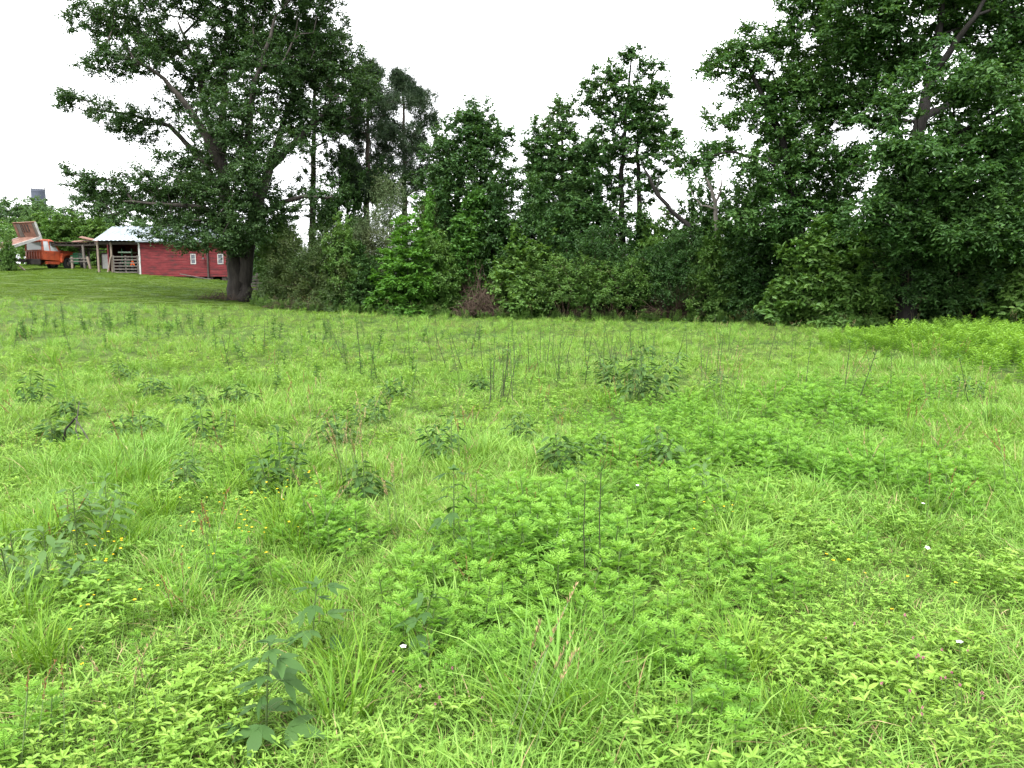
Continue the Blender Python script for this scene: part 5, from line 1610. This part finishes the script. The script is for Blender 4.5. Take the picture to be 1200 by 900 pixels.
for (px, py) in ((180, 465), (228, 478), (140, 448), (240, 520), (440, 500), (610, 520), (700, 545), (385, 520), (470, 470), (1130, 470), (560, 460), (840, 460), (90, 492), (420, 590), (820, 600)):
    leafy_weed(px, py, rng.uniform(.28, .45), .15, 8, 'low dark broad-leaved weed scattered in the open meadow', lobed=False, group='low dark weeds in the open meadow')

# tall stalks (horseweed): slim dark stems
def stalk_mesh(h, nl, L, bushy):
    G = Geo()
    ln = rng.normal(0, .05, 2)
    t = np.linspace(0, 1, 6)[:, None]
    stem(G, np.concatenate([ln * h * t, h * t - .03], 1), .0058, .003, 4, 1)
    s = 1 - rng.random(nl) ** (.7 if bushy else 1.6) * .95
    s = np.sort(s) if not bushy else rng.uniform(.05, .75, nl)
    az = np.arange(nl) * 2.4
    el = rng.uniform(.1, .8, nl)
    D = np.stack([np.cos(az) * np.cos(el), np.sin(az) * np.cos(el), np.sin(el)], 1)
    P = np.stack([ln[0] * h * s, ln[1] * h * s, h * s], 1)
    leaf_geo(G, P, D, np.array([0, 0, 1.]) + rng.normal(0, .3, (nl, 3)), L * rng.uniform(.6, 1.2, nl), L * .24, 4, None, 0, droop=.2)
    return G.mesh('tall_stalk', [M['weed_mid'], M['dark_stem']])
ST = [stalk_mesh(.8, 14, .07, False) for _ in range(3)] + [stalk_mesh(.75, 34, .085, True) for _ in range(3)] + [stalk_mesh(.55, 48, .10, True) for _ in range(3)]
def stalk(k, px, py, s, label, group):
    b = ground_at(px, py)
    o = link('tall_weed', ST[k], None, b)
    o.scale = (s, s, s); o.rotation_euler = (rng.normal(0, .16), rng.normal(0, .16), rng.uniform(0, 6.28))
    tag(o, label, 'weed', group)
ground_cache = []
for (cx, cy_, sx, sy, k, where) in [
        (640, 440, 45, 10, 24, 'slim dark weed stalk in the thickest stand out from the pointed tree'),
        (590, 470, 20, 12, 12, 'slim dark weed stalk in the tight group out from the dead brush'),
        (770, 435, 60, 12, 16, 'slim dark weed stalk around the largest bushy weed'),
        (520, 430, 30, 10, 10, 'slim dark weed stalk out from the bright green sapling'),
        (860, 425, 70, 10, 9, 'slim dark weed stalk out from the pale snag'),
        (1010, 470, 60, 30, 6, 'slim dark weed stalk rising out of the upper ragweed'),
        (700, 415, 120, 8, 20, 'slim dark weed stalk along the foot of the arching shrubs'),
        (430, 420, 60, 14, 14, 'slim dark weed stalk out from the cedar bushes')]:
    for _ in range(int(k * 1.4)):
        stalk(int(rng.integers(0, 3)), rng.normal(cx, sx), max(392, rng.normal(cy_, sy)), rng.uniform(.45, 1.2), where, 'tall dark stalks in the field')
for (cx, cy_, sx, sy, k, where) in [
        (120, 385, 60, 8, 26, 'bushy green weed in the band before the barn and shed'),
        (230, 392, 60, 10, 22, 'bushy green weed in the band before the oak'),
        (350, 395, 60, 12, 18, 'bushy green weed out from the cedar bushes'),
        (470, 400, 60, 10, 16, 'bushy green weed out from the bright sapling'),
        (300, 425, 20, 8, 6, 'bushy green weed in the small group alone out from the oak'),
        (640, 445, 70, 8, 10, 'bushy green weed among the slim dark stalks'),
        (420, 445, 60, 10, 8, 'bushy green weed well out in the open grass'),
        (60, 395, 40, 10, 10, 'bushy green weed in the band before the truck')]:
    for _ in range(k):
        stalk(int(rng.integers(3, 9)), rng.normal(cx, sx), max(370, rng.normal(cy_, sy)), rng.uniform(.65, 1.2), where, 'bushy weeds along the lawn edge')
# the pair of black stalks in the ragweed
for (px, py, h, lab) in ((684, 692, .62, 'shorter of two black bare stalks rising from the ragweed'), (702, 698, .70, 'taller of two black bare stalks rising from the ragweed')):
    b = ground_at(px, py + 22)
    root = empty('dark_stalk', b); tag(root, lab, 'weed')
    G = Geo(); stem(G, [(0, 0, -.03), (.004, 0, h * .3), (-.004, .004, h * .65), (0, 0, h)], .0046, .0022, 6)
    link('stem', G.mesh('stem', [M['dark_stem']], True), root)
    G = Geo(); nl = 14
    s = np.concatenate([rng.uniform(.35, .9, 9), np.full(5, 1.)]); az = np.arange(nl) * 2.4; el = np.where(s > .95, 1.0, .5) + rng.normal(0, .2, nl)
    D = np.stack([np.cos(az) * np.cos(el), np.sin(az) * np.cos(el), np.sin(el)], 1)
    leaf_geo(G, np.stack([0 * s, 0 * s, h * s], 1), D, np.tile([0, 0, 1.], (nl, 1)), .045, .008, 4)
    link('leaves', G.mesh('leaves', [M['weed']]), root)
# crossed dead sticks
for (a, b, r_, lab) in (((72, 525), (92, 486), .014, 'dark dead stick leaning over in the meadow grass'), ((112, 527), (88, 490), .009, 'pale thin dead stick crossing the dark stick'), ((98, 528), (93, 470), .008, 'upright thin dead stem rising through the crossed sticks')):
    p0 = ground_at(*a); p1 = at(b[0], b[1], p0[1] - .1)
    G = Geo(); stem(G, [(0, 0, -.03), (p1 - p0) * .5 + rng.normal(0, .02, 3), p1 - p0], r_, r_ * .5, 5)
    o = link('dead_stick', G.mesh('dead_stick', [M['dead'] if r_ < .01 else M['bark_dark']], True), None, p0)
    tag(o, lab, 'stick')
# tall straw heads
for (px, py, h, lab) in ((318, 545, .8, 'tall rusty dock seed head standing over the bushy dark weed'), (430, 590, .62, 'clump of arching straw-coloured grass heads'), (845, 510, .9, 'tall pale grass stems with drooping heads in the field')):
    b = ground_at(px, py)
    o = link('seeding_stem', seed_grass(h, 2 if h == .8 else 14, M['rust_grass'] if h == .8 else M['dry'], .03 if h == .8 else .10), None, b)
    tag(o, lab, 'grass stem')
